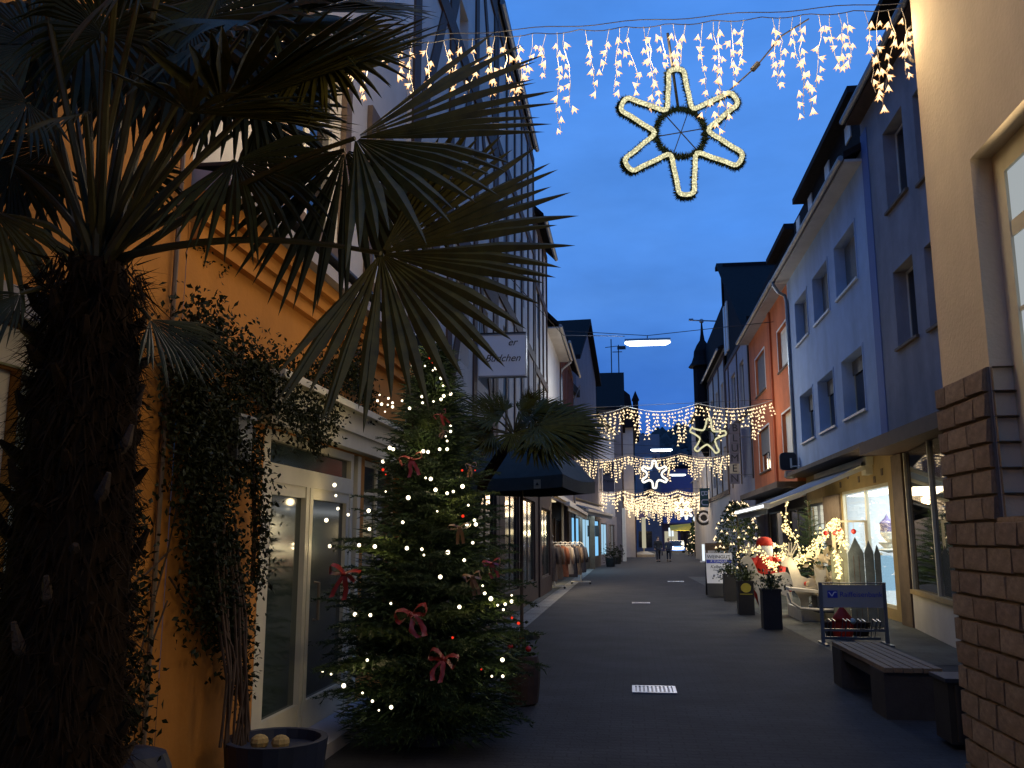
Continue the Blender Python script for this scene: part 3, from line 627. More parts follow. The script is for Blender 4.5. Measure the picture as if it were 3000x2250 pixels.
MB().prism([(-2.36, 4.86, 3.705), (-2.36, 4.86, 3.80), (-2.66, 4.86, 3.86), (-2.66, 4.86, 3.705)], (0, 0, 0), (0, 5.34, 0)).build('cornice', M_grey, L2)
MB().box(-2.66, -2.33, 4.862, 10.2, 3.862, 3.885).build('flashing', M_black, L2)
for h in u2:
    w = window(L2, -2.66, 1, h, .12, M_paintw, M_dkglass, 1, 5.4, None, None, fw=.07)
    y0, y1, z0, z1 = h; MB().box(-2.655, -2.60, y0 - .16, y0 - .003, z0 - .1, z1 + .16).box(-2.655, -2.60, y1 + .003, y1 + .16, z0 - .1, z1 + .16).box(-2.655, -2.60, y0 - .003, y1 + .003, z1 + .003, z1 + .16).box(-2.655, -2.58, y0 - .003, y1 + .003, z0 - .12, z0 - .003).build('surround', M_timber2, w)
# door set
f = MB(); xa, xb = -2.70, -2.60
zt = 2.14
f.box(xa, xb, 6.12, 6.24, 0, 2.40).box(xa, xb, 8.18, 8.26, 0, 2.40).box(xa, xb, 8.40, 8.50, 0, 2.40).box(xa, xb, 6.24, 8.18, 2.02, 2.16).box(xa, xb, 6.24, 8.18, 2.33, 2.40).box(xa, xb, 7.02, 7.09, 0, 2.02).box(xa, xb, 7.11, 7.18, 0, 2.02).box(xa + .01, xb - .01, 6.24, 6.32, .0, 2.02).box(xa + .01, xb - .01, 7.18, 8.18, 0, .32).box(xa + .01, xb - .01, 6.32, 7.02, 0, .32).box(xa + .01, xb - .01, 6.32, 7.02, 1.93, 2.02).box(xa + .01, xb - .01, 7.18, 8.18, 1.93, 2.02).box(xa + .01, xb - .01, 8.10, 8.18, .32, 1.93)
dr = f.build('door', M_creamp, L2)
for y0, y1, z0, z1 in ((6.32, 7.02, .32, 1.93), (7.18, 8.10, .32, 1.93), (6.24, 7.1, 2.16, 2.33), (7.1, 8.18, 2.16, 2.33), (8.26, 8.40, 0, 2.4)): MB().box(-2.66, -2.645, y0, y1, z0, z1).build('pane', M_door, dr)
MB().tube([(-2.58, 7.22, .95), (-2.54, 7.22, .95), (-2.54, 7.22, 1.25), (-2.58, 7.22, 1.25)], .012, 6).build('handle', M_brass, dr)
window(L2, -2.602, 1, d3, .12, M_creamp, M_door, 1, 2.05, None, None)
MB().box(-2.60, -2.50, 6.0, 10.1, 2.42, 2.56).box(-2.60, -2.47, 5.98, 10.12, 2.562, 2.74).box(-2.60, -2.40, 5.96, 10.14, 2.742, 2.80).build('fascia', M_creamp, L2)
MB().box(-2.60, -2.25, 6.1, 9.2, 0, .10).build('door_step', M_grey, L2)

# --- half-timbered houses
def timbers(par, c, y0, y1, zs, step, braces=True, m=M_timber, wdt=.2, seed=1, thick=.05):
    rb = random.Random(seed); ys = []; n = max(2, round((y1 - y0) / step)); ys = [y0 + (y1 - y0 - wdt) * i / n for i in range(n + 1)]
    for i in range(len(zs)):
        MB().box(c, c + thick + .01, y0, y1, zs[i], zs[i] + wdt * 1.1).build('beam', m, par)
    for i in range(len(zs) - 1):
        za, zb = zs[i] + wdt * 1.1, zs[i + 1]
        for k, y in enumerate(ys):
            MB().box(c, c + thick, y, y + wdt, za, zb).build('post', m, par)
            if braces and k < n and (k in (0, n - 1) or rb.random() < .5):
                a, b = (y + wdt, ys[k + 1]); s = 1 if k < n / 2 else -1
                pa = (a if s > 0 else b); pb = (b if s > 0 else a)
                w = wdt * .9; e = (pb - pa) * .85
                MB().prism([(c, pa, za), (c, pa, za + w * 2), (c, pa + e - math.copysign(w, e), zb), (c, pa + e, zb)] if True else [], (.001, 0, 0), (thick - .004, 0, 0)).build('brace', m, par)
L3 = house('half_timbered_house', 'tall half-timbered house with heavy curved dark braces rising above the palm', 1, -2.6, 10.2, 17.4, 17.5, 8, M_white, [(11.0, 12.0, 4.4, 5.9), (13.2, 14.4, 4.4, 5.9), (15.4, 16.5, 4.4, 5.9), (13.3, 14.1, 9.2, 10.6)], 4, M_slate, over=.35)
for h in [(11.0, 12.0, 4.4, 5.9), (13.2, 14.4, 4.4, 5.9), (15.4, 16.5, 4.4, 5.9), (13.3, 14.1, 9.2, 10.6)]: window(L3, -2.6, 1, h, .2, M_paintw, M_dkglass, 1)
timbers(L3, -2.598, 10.2, 17.4, [3.2, 6.2, 9.4, 12.6, 15.8, 17.1], 2.4, True, M_timber, .34, 4, .03)
L4 = house('striped_timber_house', 'half-timbered house with close dark posts next along from the tallest one', 1, -2.6, 17.45, 25, 13.2, 8, M_white, [(18.6, 19.6, 4.6, 6.2), (21.6, 22.6, 4.6, 6.2), (18.6, 19.6, 7.6, 9.2), (21.6, 22.6, 7.6, 9.2)], 4, M_slate, over=.08)
for h in [(18.6, 19.6, 4.6, 6.2), (21.6, 22.6, 4.6, 6.2), (18.6, 19.6, 7.6, 9.2), (21.6, 22.6, 7.6, 9.2)]: window(L4, -2.6, 1, h, .2, M_paintw, M_dkglass, 1)
timbers(L4, -2.598, 17.45, 25, [.2, 3.3, 6.6, 9.8, 12.6], 1.5, False, M_timber, .24, 5, .03)
L5 = house('narrow_timber_house', 'narrow half-timbered house with lower eaves beyond the striped timber house', 1, -2.6, 25.05, 29.1, 11.3, 8, M_white, [(26, 27, 4.6, 6.2), (26, 27, 7.6, 9.2)], 4, M_slate, over=.3)
for h in [(26, 27, 4.6, 6.2), (26, 27, 7.6, 9.2)]: window(L5, -2.6, 1, h, .2, M_paintw, M_dkglass, 1)
timbers(L5, -2.598, 25.05, 29.1, [.2, 3.2, 6.4, 9.0, 10.9], 1.3, False, M_timber, .2, 6, .04)
L6 = house('white_eaves_house', 'whitish house with wide white soffit and low eaves above the clothes shop', 1, -2.6, 29.15, 35, 9.1, 8, M_white, [(30, 31, 4.4, 6), (32.4, 33.6, 4.4, 6)], 4, M_slate, over=.42, soffit=M_white, z0=3.22)
for h in [(30, 31, 4.4, 6), (32.4, 33.6, 4.4, 6)]: window(L6, -2.6, 1, h, .2, M_timber2, M_dkglass, 1)
L7 = house('red_timber_house', 'house with reddish timber strips and grey gutter before the gabled house', 1, -2.6, 35.05, 43, 9.8, 8, M_grey, [(36.5, 37.7, 4.8, 6.6), (39.5, 40.8, 4.8, 6.6)], 4, M_slate, over=.35, z0=3.32)
for h in [(36.5, 37.7, 4.8, 6.6), (39.5, 40.8, 4.8, 6.6)]: window(L7, -2.6, 1, h, .2, M_paintw, M_dkglass, 1)
timbers(L7, -2.598, 35.05, 43, [3.9, 6.9, 9.2], 1.0, False, mat('oxblood_timber', (.16, .055, .035), .8, .2, 5), .22, 7, .06)
for hse, yy, ex in ((L7, 42.9, -2.2), (L6, 34.9, -2.13)): MB().tube([(ex, yy, 9.0 if hse is L7 else 8.6), (-2.5, yy, 8.3), (-2.53, yy, 7.9), (-2.53, yy, .2)], .05, 8).build('downpipe', M_gutt, hse)
# ground-floor shop fronts set in front of L5..L7
def shopfront(par, c, y0, y1, z1, wm, panes):
    m = MB(); wall_holes(m, c, 1, y0, y1, 0, z1, [p[:4] for p in panes], .1); m.quad((c, y0, 0), (c - .3, y0, 0), (c - .3, y0, z1), (c, y0, z1)).quad((c, y0, z1), (c, y1, z1), (c - .3, y1, z1), (c - .3, y0, z1)); m.build('shopfront_wall', wm, par)
    for p in panes: window(par, c, 1, p[:4], .1, M_timber2, p[4], 1, fw=.05)
shopfront(L3, -2.50, 10.25, 17.4, 3.15, M_timber, [(10.6, 11.9, .5, 2.6, M_dkglass), (12.4, 14.4, .4, 2.6, M_door), (14.9, 17.0, .1, 2.6, M_dkglass)])  # dark timber puts the shade behind the parasol into the wall colour
shopfront(L4, -2.50, 17.45, 25, 3.25, M_timber, [(18.2, 20.6, .5, 2.6, M_dkglass), (21.4, 24.2, .5, 2.6, M_door)])  # dark again, standing in for the shaded door recess
shopfront(L5, -2.46, 25.1, 29.0, 3.1, M_timber, [(25.6, 28.4, .5, 2.5, M_door)])
shopfront(L6, -3.15, 29.2, 35, 3.2, M_timber2, [(29.7, 31.6, .35, 2.5, M_door), (32.3, 34.5, .1, 2.5, (E_warmw, M_door))])
shopfront(L7, -3.15, 35.1, 43, 3.3, M_timber, [(36.2, 38.8, .15, 2.5, M_garm2), (39.4, 42.5, .15, 2.5, M_door)])
light('AREA', 'shop_or_fill_lamp', (-2.6, 31.5, 2.9), 170, (1.0, .80, .55), L6, .6, 3.0)
MB().box(-3.0, -2.7, 30.6, 33.8, 2.98, 3.02).build('lamp_panel', E_warmw, L6)
MB().box(-3.2, -2.58, 29.2, 43, 3.10, 3.215).build('canopy', M_timber2, L6)

# --- L8 gabled house
L8 = thing('gabled_house', 'narrow mauve house whose steep gable faces the street on the left', 'house', (-2.5, 49, 0))
m = MB(); h8 = [(44.5, 45.9, 4.6, 6.6), (48, 49.4, 4.6, 6.6), (51.5, 52.9, 4.6, 6.6)]
wall_holes(m, -2.5, 1, 43.05, 55, 0, 9.0, h8, .2); m.quad((-2.5, 43.05, 0), (-10, 43.05, 0), (-10, 43.05, 9), (-2.5, 43.05, 9)); m.build('wall', M_mauve, L8)
MB().prism([(-2.5, 46.5, 9.0), (-2.5, 54.5, 9.0), (-2.5, 54.5, 11.4), (-2.5, 50.5, 14.0), (-2.5, 46.5, 11.4)], (0, 0, 0), (-7, 0, 0)).build('gable', M_mauve, L8)
MB().prism([(-2.2, 46.1, 11.0), (-2.2, 50.5, 14.0), (-2.2, 54.9, 11.0), (-2.2, 54.9, 11.25), (-2.2, 50.5, 14.25), (-2.2, 46.1, 11.25)], (0, 0, 0), (-7.3, 0, 0)).build('roof', M_slate, L8)
MB().box(-10, -2.3, 43.05, 46.49, 9.002, 9.4).build('lean_to_roof', M_slate, L8)
for h in h8: window(L8, -2.5, 1, h, .2, M_paintw, M_dkglass, 1)
shopfront(L8, -2.42, 43.1, 55, 3.4, M_timber2, [(44, 46.6, .6, 2.7, E_cyan), (47.6, 50.4, .6, 2.7, E_cyan2), (51.2, 54.4, .6, 2.7, E_cyan)])
light('AREA', 'shop_or_fill_lamp', (-1.9, 48.5, 2.9), 90, (.5, .78, 1.0), L8, .6, 6.0)
fl = MB(); fl.tube([(-2.3, 43.0, 3.6), (-2.3, 55, 3.6)], .06, 6); fl.build('fascia_board', M_ochre, L8)
L9 = house('flat_grey_house', 'grey house with shop windows beyond the gabled house', 1, -2.3, 55.05, 66, 9.5, 8, M_grey, [(57, 58.5, 4.6, 6.6), (61, 62.5, 4.6, 6.6)], 3.2, M_slate, over=.3)
for h in [(57, 58.5, 4.6, 6.6), (61, 62.5, 4.6, 6.6)]: window(L9, -2.3, 1, h, .2, M_paintw, M_dkglass, 1)
shopfront(L9, -2.22, 55.1, 66, 3.2, M_mauve, [(57, 60, .6, 2.6, E_cyan2), (61, 64.5, .6, 2.6, M_dkglass)])
L8.rotation_euler.z = -R(5.5); L8.location.x += .15
L9.rotation_euler.z = -R(5.5); L9.location.x += .85
# --- L10 house that steps forward, roof slope towards the camera
L10 = thing('projecting_white_house', 'pale house stepping forward into the street with dark roof and antennas', 'house', (-.5, 74, 0))
m = MB(); h10 = [(70, 71.6, 4.4, 6.4), (75, 76.6, 4.4, 6.4), (70, 71.6, 8.4, 10.2), (75, 76.6, 8.4, 10.2)]
wall_holes(m, -.4, 1, 67.5, 82, 0, 11.6, h10, .2); m.quad((-.4, 67.5, 0), (-9, 67.5, 0), (-9, 67.5, 11.6), (-.4, 67.5, 11.6)); m.build('wall', M_mauve, L10)
MB().prism([(-.1, 67.1, 11.3), (-.1, 73, 15.0), (-.1, 82.4, 11.3), (-.1, 82.4, 11.5), (-.1, 73, 15.25), (-.1, 67.1, 11.5)], (0, 0, 0), (-9, 0, 0)).build('roof', M_slate, L10)
for h in h10: window(L10, -.4, 1, h, .2, M_paintw, M_dkglass, 1)
timbers(L10, -.398, 67.5, 82, [4.0, 7.4, 11.1], 1.7, False, M_timber, .3, 8, .06)
cw_ = MB().box(-.398, -.2, 67.45, 71.5, 0, 3.9).box(-.46, -.2, 67.40, 67.46, 0, 3.9); cw_.build('corner_pier', M_paintw, L10)
MB().box(-.395, -.3, 71.6, 74.5, .7, 2.9).build('lit_window', E_cyan2, L10); MB().box(-.395, -.3, 75.5, 81, .7, 2.9).build('shop_window', M_dkglass, L10)
an = thing('roof_antenna', 'thin antenna mast on the dark roof in the middle distance', 'antenna', (-1.1, 73, 15.2)); MB().tube([(-1.1, 73, 15.1), (-1.1, 73, 18.1)], .05, 6).bar((-1.6, 73, 17.4), (-.6, 73, 17.5), .05).build('mast', M_black, an)
an = thing('weather_vane', 'weather vane on the ridge right of the antenna mast', 'weather vane', (-.5, 73, 15.2)); MB().tube([(-.5, 73, 15.1), (-.5, 73, 17.6)], .05, 6).box(-.6, .1, 72.98, 73.02, 17.2, 17.5).bar((-1, 73, 17.0), (-.2, 73, 17.0), .06).build('vane', M_black, an)
L11 = thing('mansard_house', 'dark mansard-roofed house closing the left side of the street', 'house', (.9, 92, 0))
m = MB(); h11 = [(85, 87, 4.6, 6.8), (90, 92, 4.6, 6.8), (95, 97, 4.6, 6.8)]
wall_holes(m, .6, 1, 82.5, 112, 0, 12.0, h11, .2); m.quad((.6, 82.5, 0), (-9, 82.5, 0), (-9, 82.5, 12), (.6, 82.5, 12)); m.build('wall', M_white, L11)
MB().prism([(.9, 82, 11.8), (.4, 82, 14.8), (-1.2, 82, 16.2), (-9, 82, 16.2), (-9, 82, 11.8)], (0, 0, 0), (0, 30, 0)).build('roof', M_slate, L11)
for h in h11: window(L11, .6, 1, h, .2, M_paintw, M_dkglass, 1)
for y in (82.2,): MB().box(-.9, -.4, 81.9, 81.99, 12.2, 15).build('gable_window', M_paintw, L11)
MB().box(.75, 1.35, 96, 97, 12, 16.5).prism([(.65, 95.9, 16.5), (1.45, 95.9, 16.5), (1.05, 95.9, 17.5)], (0, 0, 0), (0, 1.2, 0)).build('chimney', M_slate, L11)
shopfront(L11, .7, 83, 110, 3.5, M_timber, [(84, 88, .4, 2.9, M_dkglass), (89, 93, .4, 2.9, E_warmw), (96, 102, .4, 2.9, M_dkglass)])
# --- house that closes the street
EH = thing('end_house', 'pale house facing up the street at its far end with violet awning', 'house', (5, 128, 0))
m = MB().box(1.2, 4.6, 126, 134, 0, 16.2); m.build('tall_wing', M_mauve, EH)
MB().box(4.6, 13, 128, 134, 0, 11.5).build('wall', M_purple, EH)
MB().box(4.4, 13.2, 127.8, 134.2, 11.502, 12).build('roof', M_slate, EH)
for x, z in ((2.2, 11), (2.2, 7.5), (6.2, 5.6), (8.6, 5.6)): MB().box(x, x + 1.3, 125.94 if x < 4 else 127.94, 125.99 if x < 4 else 127.99, z, z + 2).build('window', M_curtain if z > 10 else M_dkglass, EH)
for x in (1.4, 5.0, 7.2, 9.4): MB().box(x, x + 1.8, (125.93 if x < 4 else 127.93), (125.99 if x < 4 else 127.99), .5, 2.7).build('shop_window', M_dkglass if x in (1.4, 7.2) else MATS['lit_banner'], EH)  # the glowing panes are added to warm the far end
light('AREA', 'shop_or_fill_lamp', (6.0, 124.5, 3.4), 330, (1, .80, .52), EH, 7, 1.5, (R(-70), 0, 0)); light('AREA', 'shop_or_fill_lamp', (1.2, 104, 3.4), 300, (1, .86, .62), EH, 3, 6, (0, R(-60), 0))  # both area lights are added fill for the far end of the street
MB().prism([(4.8, 127.9, 5.0), (4.8, 125.5, 3.9), (4.8, 125.5, 3.7), (4.8, 127.9, 4.8)], (0, 0, 0), (6.5, 0, 0)).build('awning', M_purple, EH)

# ================================================================== ICICLE LIGHTS OVER THE STREET
def star_bulb(r=.03, h=.05):
    """five-petalled star flower bulb, mouth down"""
    m = MB(); n = 5
    top = (0, 0, h * .5)
    for k in range(n):
        a, b, c = 2 * PI * k / n, 2 * PI * (k + .5) / n, 2 * PI * (k + 1) / n
        pa = (math.cos(a) * r * .42, math.sin(a) * r * .42, -h * .05); pc = (math.cos(c) * r * .42, math.sin(c) * r * .42, -h * .05)
        pt = (math.cos(b) * r * .95, math.sin(b) * r * .95, -h * .52)
        m.tri(top, pa, pc).tri(pa, pt, pc).tri(pa, (0, 0, -h * .2), pt).tri(pc, pt, (0, 0, -h * .2))
    return m
def icicle_near():
    A = on_x(850, 146, -2.56); B = Vector((2.0, 5.97, at(2690, 12, 5.95).z))
    g = thing('icicle_lights', 'nearest row of warm white star icicle lights across the top of the picture', 'string lights', (A + B) / 2, 'icicle light strings across the street')
    P = lambda t: A.lerp(B, t)
    def T(px):                                   # parameter on the cable seen at photo column px
        lo, hi = -.05, 1.05
        for _ in range(40):
            m = (lo + hi) / 2; v = P(m) - CP; x = 1500 + F_PX * v.dot(Rv) / v.dot(Fv)
            if x < px: lo = m
            else: hi = m
        return (lo + hi) / 2
    MB().tube([P(t / 40) + Vector((0, 0, .035 - .01 * math.sin(t))) for t in range(41)], .0035, 5).build('support_cable', M_cable, g)
    MB().tube([P(t / 80) + Vector((0, 0, -.022 * abs(math.sin(t * .55)))) for t in range(81)], .0035, 5).build('light_cable', M_cable, g)
    strands = [(905, 190), (945, 215), (985, 230), (1020, 240), (1050, 260), (1090, 300), (1120, 180), (1162, 240), (1207, 290), (1255, 270), (1300, 270), (1345, 275), (1385, 290), (1425, 270), (1450, 275), (1485, 300), (1525, 300), (1560, 268), (1600, 225), (1632, 395), (1652, 330), (1715, 285), (1785, 225), (1815, 285), (1842, 290), (1885, 330), (1905, 315), (1935, 205), (1972, 190), (2008, 200), (2058, 350), (2090, 395), (2108, 380), (2140, 255), (2180, 215), (2262, 232), (2285, 262), (2322, 345), (2345, 352), (2398, 272), (2430, 215), (2455, 208), (2480, 205), (2532, 295), (2575, 335), (2600, 270), (2640, 235), (2668, 170)]
    bm = star_bulb(.033, .055); proto = None; rb = random.Random(2)
    for i, (px, py) in enumerate(strands):
        p = P(T(px)); zb = at(px, py, p.y).z; L = max(.12, p.z - zb); n = max(2, int(L / .094 + .5))
        pts = [p + Vector((0, 0, -.01))]; x = 0
        bl = []
        for k in range(n):
            x += rb.uniform(-.028, .028); z = -.07 - (L - .07) * (k + .5) / n
            q = p + Vector((x, rb.uniform(-.02, .02), z)); pts.append(q); bl.append(q)
        s = MB().tube(pts, .0019, 4, cap=False).build('strand', M_wcable, g)
        for q in bl:
            off = Vector((rb.choice((-1, 1)) * rb.uniform(.006, .03), rb.uniform(-.01, .01), rb.uniform(-.012, .0)))
            rot = (rb.gauss(0, .35) - .15, rb.gauss(0, .35), rb.uniform(0, 6)); sc = rb.uniform(.8, 1.12)
            if proto is None: proto = bm.build('bulb', E_bulb, s, world=False); proto.location = q + off - g.location; proto.rotation_euler = rot
            else: inst(proto, s, q + off - g.location, rot, sc)
    for k in range(9):
        q = P(.03 + .94 * k / 8) + Vector((0, 0, -.22)); light('POINT', 'lamp_light', q, 22.0 if k < 7 else 11.0, (1.0, .75, .42), g, .12)
    # cable end coil and the feed cable that dips down to the wire
    c = at(2678, 125, 5.95); MB().tube([c + Vector((.05 * math.cos(a), .01 * a / 6, .13 * math.sin(a))) for a in [k * .35 for k in range(54)]], .006, 5).build('cable_coil', M_wcable, g)
    fp = [at(2370, 55, 6.0), at(2290, 105, 6.05), at(2215, 195, 6.1), at(2140, 262, 6.12)]; MB().tube(fp, .006, 5).build('feed_cable', M_cable, g)
    MB().tube([at(2222, 185, 6.1), at(2204, 205, 6.1)], .02, 8).build('plug', M_cable, g)
    return g
icicle_near()

def icicle_far(label, A, B, n_st, spacing, drop, sizes, seed, per, power, swag=6, sw=.22):
    A, B = Vector(A), Vector(B); g = thing('icicle_lights', label, 'string lights', (A + B) / 2, 'icicle light strings across the street'); rb = random.Random(seed)
    P = lambda t: A.lerp(B, t) + Vector((0, 0, -sw * abs(math.sin(t * PI * swag))))
    MB().tube([P(t / 60) for t in range(61)], .012, 4).build('light_cable', M_wcable, g)
    MB().tube([A + Vector((0, 0, .03)), B + Vector((0, 0, .03))], .008, 4).build('support_cable', M_cable, g)
    b = MB(); bs = star_bulb(sizes, sizes * 1.6)
    for i in range(n_st):
        t = (i + .5) / n_st; p = P(t); ph = (t * swag * 2.0) % 1; L = drop * (.35 + .65 * (1 - abs(2 * ph - 1)) ** 1.3) * rb.uniform(.75, 1.15); k = 0; z = .10; x = 0
        while z < L:
            x += rb.uniform(-.05, .05); q = p + Vector((x, rb.uniform(-.06, .06), -z)); n0 = len(b.v); s = rb.uniform(.75, 1.2); a = rb.uniform(0, 6); ca, sa = math.cos(a), math.sin(a)
            b.v += [(q.x + (v[0] * ca - v[1] * sa) * s, q.y + (v[0] * sa + v[1] * ca) * s, q.z + v[2] * s) for v in bs.v]; b.f += [tuple(n0 + j for j in f) for f in bs.f]; z += per * rb.uniform(.8, 1.25)
    tag(b.build('bulbs', E_bulb_far, g), kind='stuff')
    for k in range(3): light('POINT', 'lamp_light', P((k + .5) / 3) + Vector((0, 0, -.4)), power, (1, .7, .4), g, .3)
zf = lambda y, px, py: at(px, py, y).z
icicle_far('second row of icicle lights, from the small palm to the red-orange house', (-2.3, 31, zf(31, 1660, 1200)), (4.75, 29.5, zf(29.5, 2290, 1172)), 92, .1, 1.2, .042, 4, .12, 40, 3)
icicle_far('third row of icicle lights with the small outlined star hanging below it', (-2.4, 43, zf(43, 1690, 1335)), (5.0, 43, zf(43, 2145, 1325)), 100, .1, 1.2, .048, 5, .125, 40, 3)
for i, (y, lab) in enumerate([(58, 'fourth row of icicle lights, just beyond the outlined star of the third'), (69, 'fifth row of icicle lights in the dense far cluster, middle of the street'), (80, 'sixth row of icicle lights, low in the dense far cluster'), (92, 'farthest row of icicle lights, lowest of the dense far cluster')]):
    zt = zf(y, 1950, (1434, 1452, 1470, 1486)[i]); icicle_far(lab, ((-2.0, -.3, -.3, .7)[i], y, zt), ((4.9, 5.5, 5.5, 8.4)[i], y, zt), 72, .1, (1.5, 1.5, 1.4, 1.5)[i], .078, 20 + i, .21, 90, 4)

# ================================================================== STARS
def star_outline(n, r0, r1, seg=9, round_=.35):
    """closed outline of an n-pointed star with rounded tips, in the (u,v) plane"""
    ctrl = []
    for k in range(n):
        a = PI / 2 + 2 * PI * k / n; w = PI / n
        q = r1 / r0
        ctrl += [(a + d_, r0 * (f_ if f_ > .5 else q)) for d_, f_ in ((-.115, .965), (0, 1), (.115, .965), (.165, .80), (.26, .62), (w, .4), (2 * w - .26, .62), (2 * w - .165, .80))]
    P = [Vector((math.cos(a) * r, math.sin(a) * r)) for a, r in ctrl]; out = []; N = len(P)
    for i in range(N):
        p0, p1, p2, p3 = P[i - 1], P[i], P[(i + 1) % N], P[(i + 2) % N]
        for j in range(seg):
            t = j / seg; out.append(.5 * ((2 * p1) + (p2 - p0) * t + (2 * p0 - 5 * p1 + 4 * p2 - p3) * t * t + (3 * p1 - p0 - 3 * p2 + p3) * t ** 3))
    return out
def needles(mb, pts, r, cnt, ln, rb, w=.006):
    pts = [Vector(p) for p in pts]
    for i in range(len(pts)):
        a, b = pts[i], pts[(i + 1) % len(pts)]; d = b - a
        if d.length < 1e-6 or d.length > .3: continue
        for k in range(cnt):
            p = a + d * rb.random(); v = Vector((rb.gauss(0, 1), rb.gauss(0, 1), rb.gauss(0, 1))).normalized(); v -= d.normalized() * v.dot(d.normalized()) * .6
            s = v.cross(Vector((rb.gauss(0, 1), rb.gauss(0, 1), rb.gauss(0, 1)))).normalized() * w; q = p + v * ln * rb.uniform(.6, 1.1)
            mb.tri(p + s, p - s, q)
E_star = emis('white_rope_light', (1.0, .95, .82), 1.6)
def light_star(label, c, n, r0, r1, tilt, right, up, pole_top=None, ring=True, tube=.016, detail=1, group='lit stars over the street'):
    c = Vector(c); g = thing('lit_star', label, 'star', c, group); u, v = Vector(right).normalized(), Vector(up).normalized(); nrm = u.cross(v)
    ct, sn = math.cos(tilt), math.sin(tilt); U = u * ct + v * sn; V = v * ct - u * sn
    o2 = star_outline(n, r0, r1, 9 if detail else 4); front = [c + U * p.x + V * p.y + nrm * tube * 1.4 for p in o2]; back = [c + U * p.x * 1.03 + V * p.y * 1.03 - nrm * tube * .9 for p in o2]
    if detail:
        # rope light: a chain of beads of light in a clear sleeve
        rs = [tube * (1.0 + .18 * (i % 2)) for i in range(len(front))]
        MB().tube(front, rs, 8, closed=True).build('rope_light', E_rope, g, smooth=True)
    else: MB().tube(front, tube, 6, closed=True).build('rope_light', E_rope if ring else E_star, g)
    rb = random.Random(9); gm = MB().tube(back, tube * .8, 5, closed=True); needles(gm, back, tube, 46 if detail else 5, tube * 2.6, rb, tube * .34); gm.build('garland', M_garl, g)
    if ring:
        rp = [c + U * math.cos(a) * r1 * .92 + V * math.sin(a) * r1 * .92 - nrm * .01 for a in [2 * PI * k / 36 for k in range(36)]]
        gm = MB().tube(rp, tube * 1.0, 5, closed=True); needles(gm, rp, tube, 110 if detail else 5, tube * 2.9, rb, tube * .34); gm.build('wreath', M_garl, g)
        for k in range(3):
            a = k * PI / 3 + .12; MB().bar(c - (U * math.cos(a) + V * math.sin(a)) * r1 * .88, c + (U * math.cos(a) + V * math.sin(a)) * r1 * .88, .006).build('spoke', M_black, g)
    if pole_top is not None: MB().tube([c + V * r1 * .9 - nrm * .02, Vector(pole_top)], .011 if detail else .02, 6).build('pole', M_black, g)
    return g
sc_ = at(1995, 388, 6.08)
_g = light_star('large outlined six-pointed star hanging highest above the street with dark wreath centre', sc_, 6, .468, .195, R(3), (.96, .12, 0), (0, -.06, 1), at(1956, 98, 6.1), True, .0155, 1)
light('POINT', 'star_glow', sc_ + Vector((0, -.12, 0)), 1.5, (1, .93, .6), _g, .25)
light_star('small five-pointed star hanging in front of the second row of lights', at(2073, 1280, 29.6), 5, .60, .26, R(-6), (1, 0, 0), (0, 0, 1), at(2066, 1190, 29.6), True, .032, 0)
light_star('small six-pointed star glowing below the third row of lights', at(1917, 1390, 42.5), 6, .64, .34, R(0), (1, 0, 0), (0, 0, 1), at(1922, 1335, 42.6), False, .055, 0)
for i, (px, py, y) in enumerate(((1998, 1484, 72), (2010, 1502, 88))): light_star(('tiny star among the dense far icicle lights', 'tiny star low under the farthest icicle lights')[i], at(px, py, y), 6, .62, .3, 0, (1, 0, 0), (0, 0, 1), None, False, .07, 0)

# ================================================================== STREET LAMPS
def tube_lamp(label, px, py, y, L, ang, power):
    c = at(px, py, y); g = thing('street_lamp', label, 'street lamp', c, 'fluorescent lamps hung over the street')
    d = Vector((math.cos(ang), math.sin(ang), 0)); n = Vector((-d.y, d.x, 0))
    MB().prism([c - d * L / 2 - n * .13 + Vector((0, 0, .05)), c - d * L / 2 + n * .13 + Vector((0, 0, .05)), c - d * L / 2 + n * .07 + Vector((0, 0, .14)), c - d * L / 2 - n * .07 + Vector((0, 0, .14))], (0, 0, 0), d * L).build('housing', M_iron, g)
    pr = MB(); m = 8
    pts = [c + d * L * (t - .5) for t in (0, .06, .12, .88, .94, 1)]; pr.tube(pts, [.02, .075, .11, .11, .075, .02], m); pr.build('diffuser', E_tube, g)
    MB().tube([Vector((-2.6, y, c.z + .55)), c + Vector((0, 0, .25)), Vector((5, y, c.z + .6))], .012, 4).build('cable', M_cable, g)
    MB().tube([c + Vector((0, 0, .13)), c + Vector((0, 0, .26))], .015, 4).build('hook', M_cable, g)
    light('AREA', 'lamp_light', c - Vector((0, 0, .16)), power * .55, (.80, .90, 1.0), g, L, .2, (0, 0, ang)); light('POINT', 'lamp_light', c - Vector((0, 0, .22)), power * .55, (.80, .90, 1.0), g, .15)
tube_lamp('nearest fluorescent lamp hanging alone against the blue sky', 1897, 1004, 30, 1.55, R(0), 320)
tube_lamp('second fluorescent lamp hanging below the second row of icicle lights', 1938, 1318, 62, 1.5, R(0), 340)
tube_lamp('farthest fluorescent lamp, just right of the six-pointed glowing star', 1986, 1391, 87, 1.5, R(0), 420)
tag(MB().tube([Vector((-2.6, 18.5, 7.4)), at(1650, 982, 24), at(1830, 985, 30)], .012, 4).build('wire', M_cable), 'thin dark wire from the timber houses to the nearest lamp', 'wire')

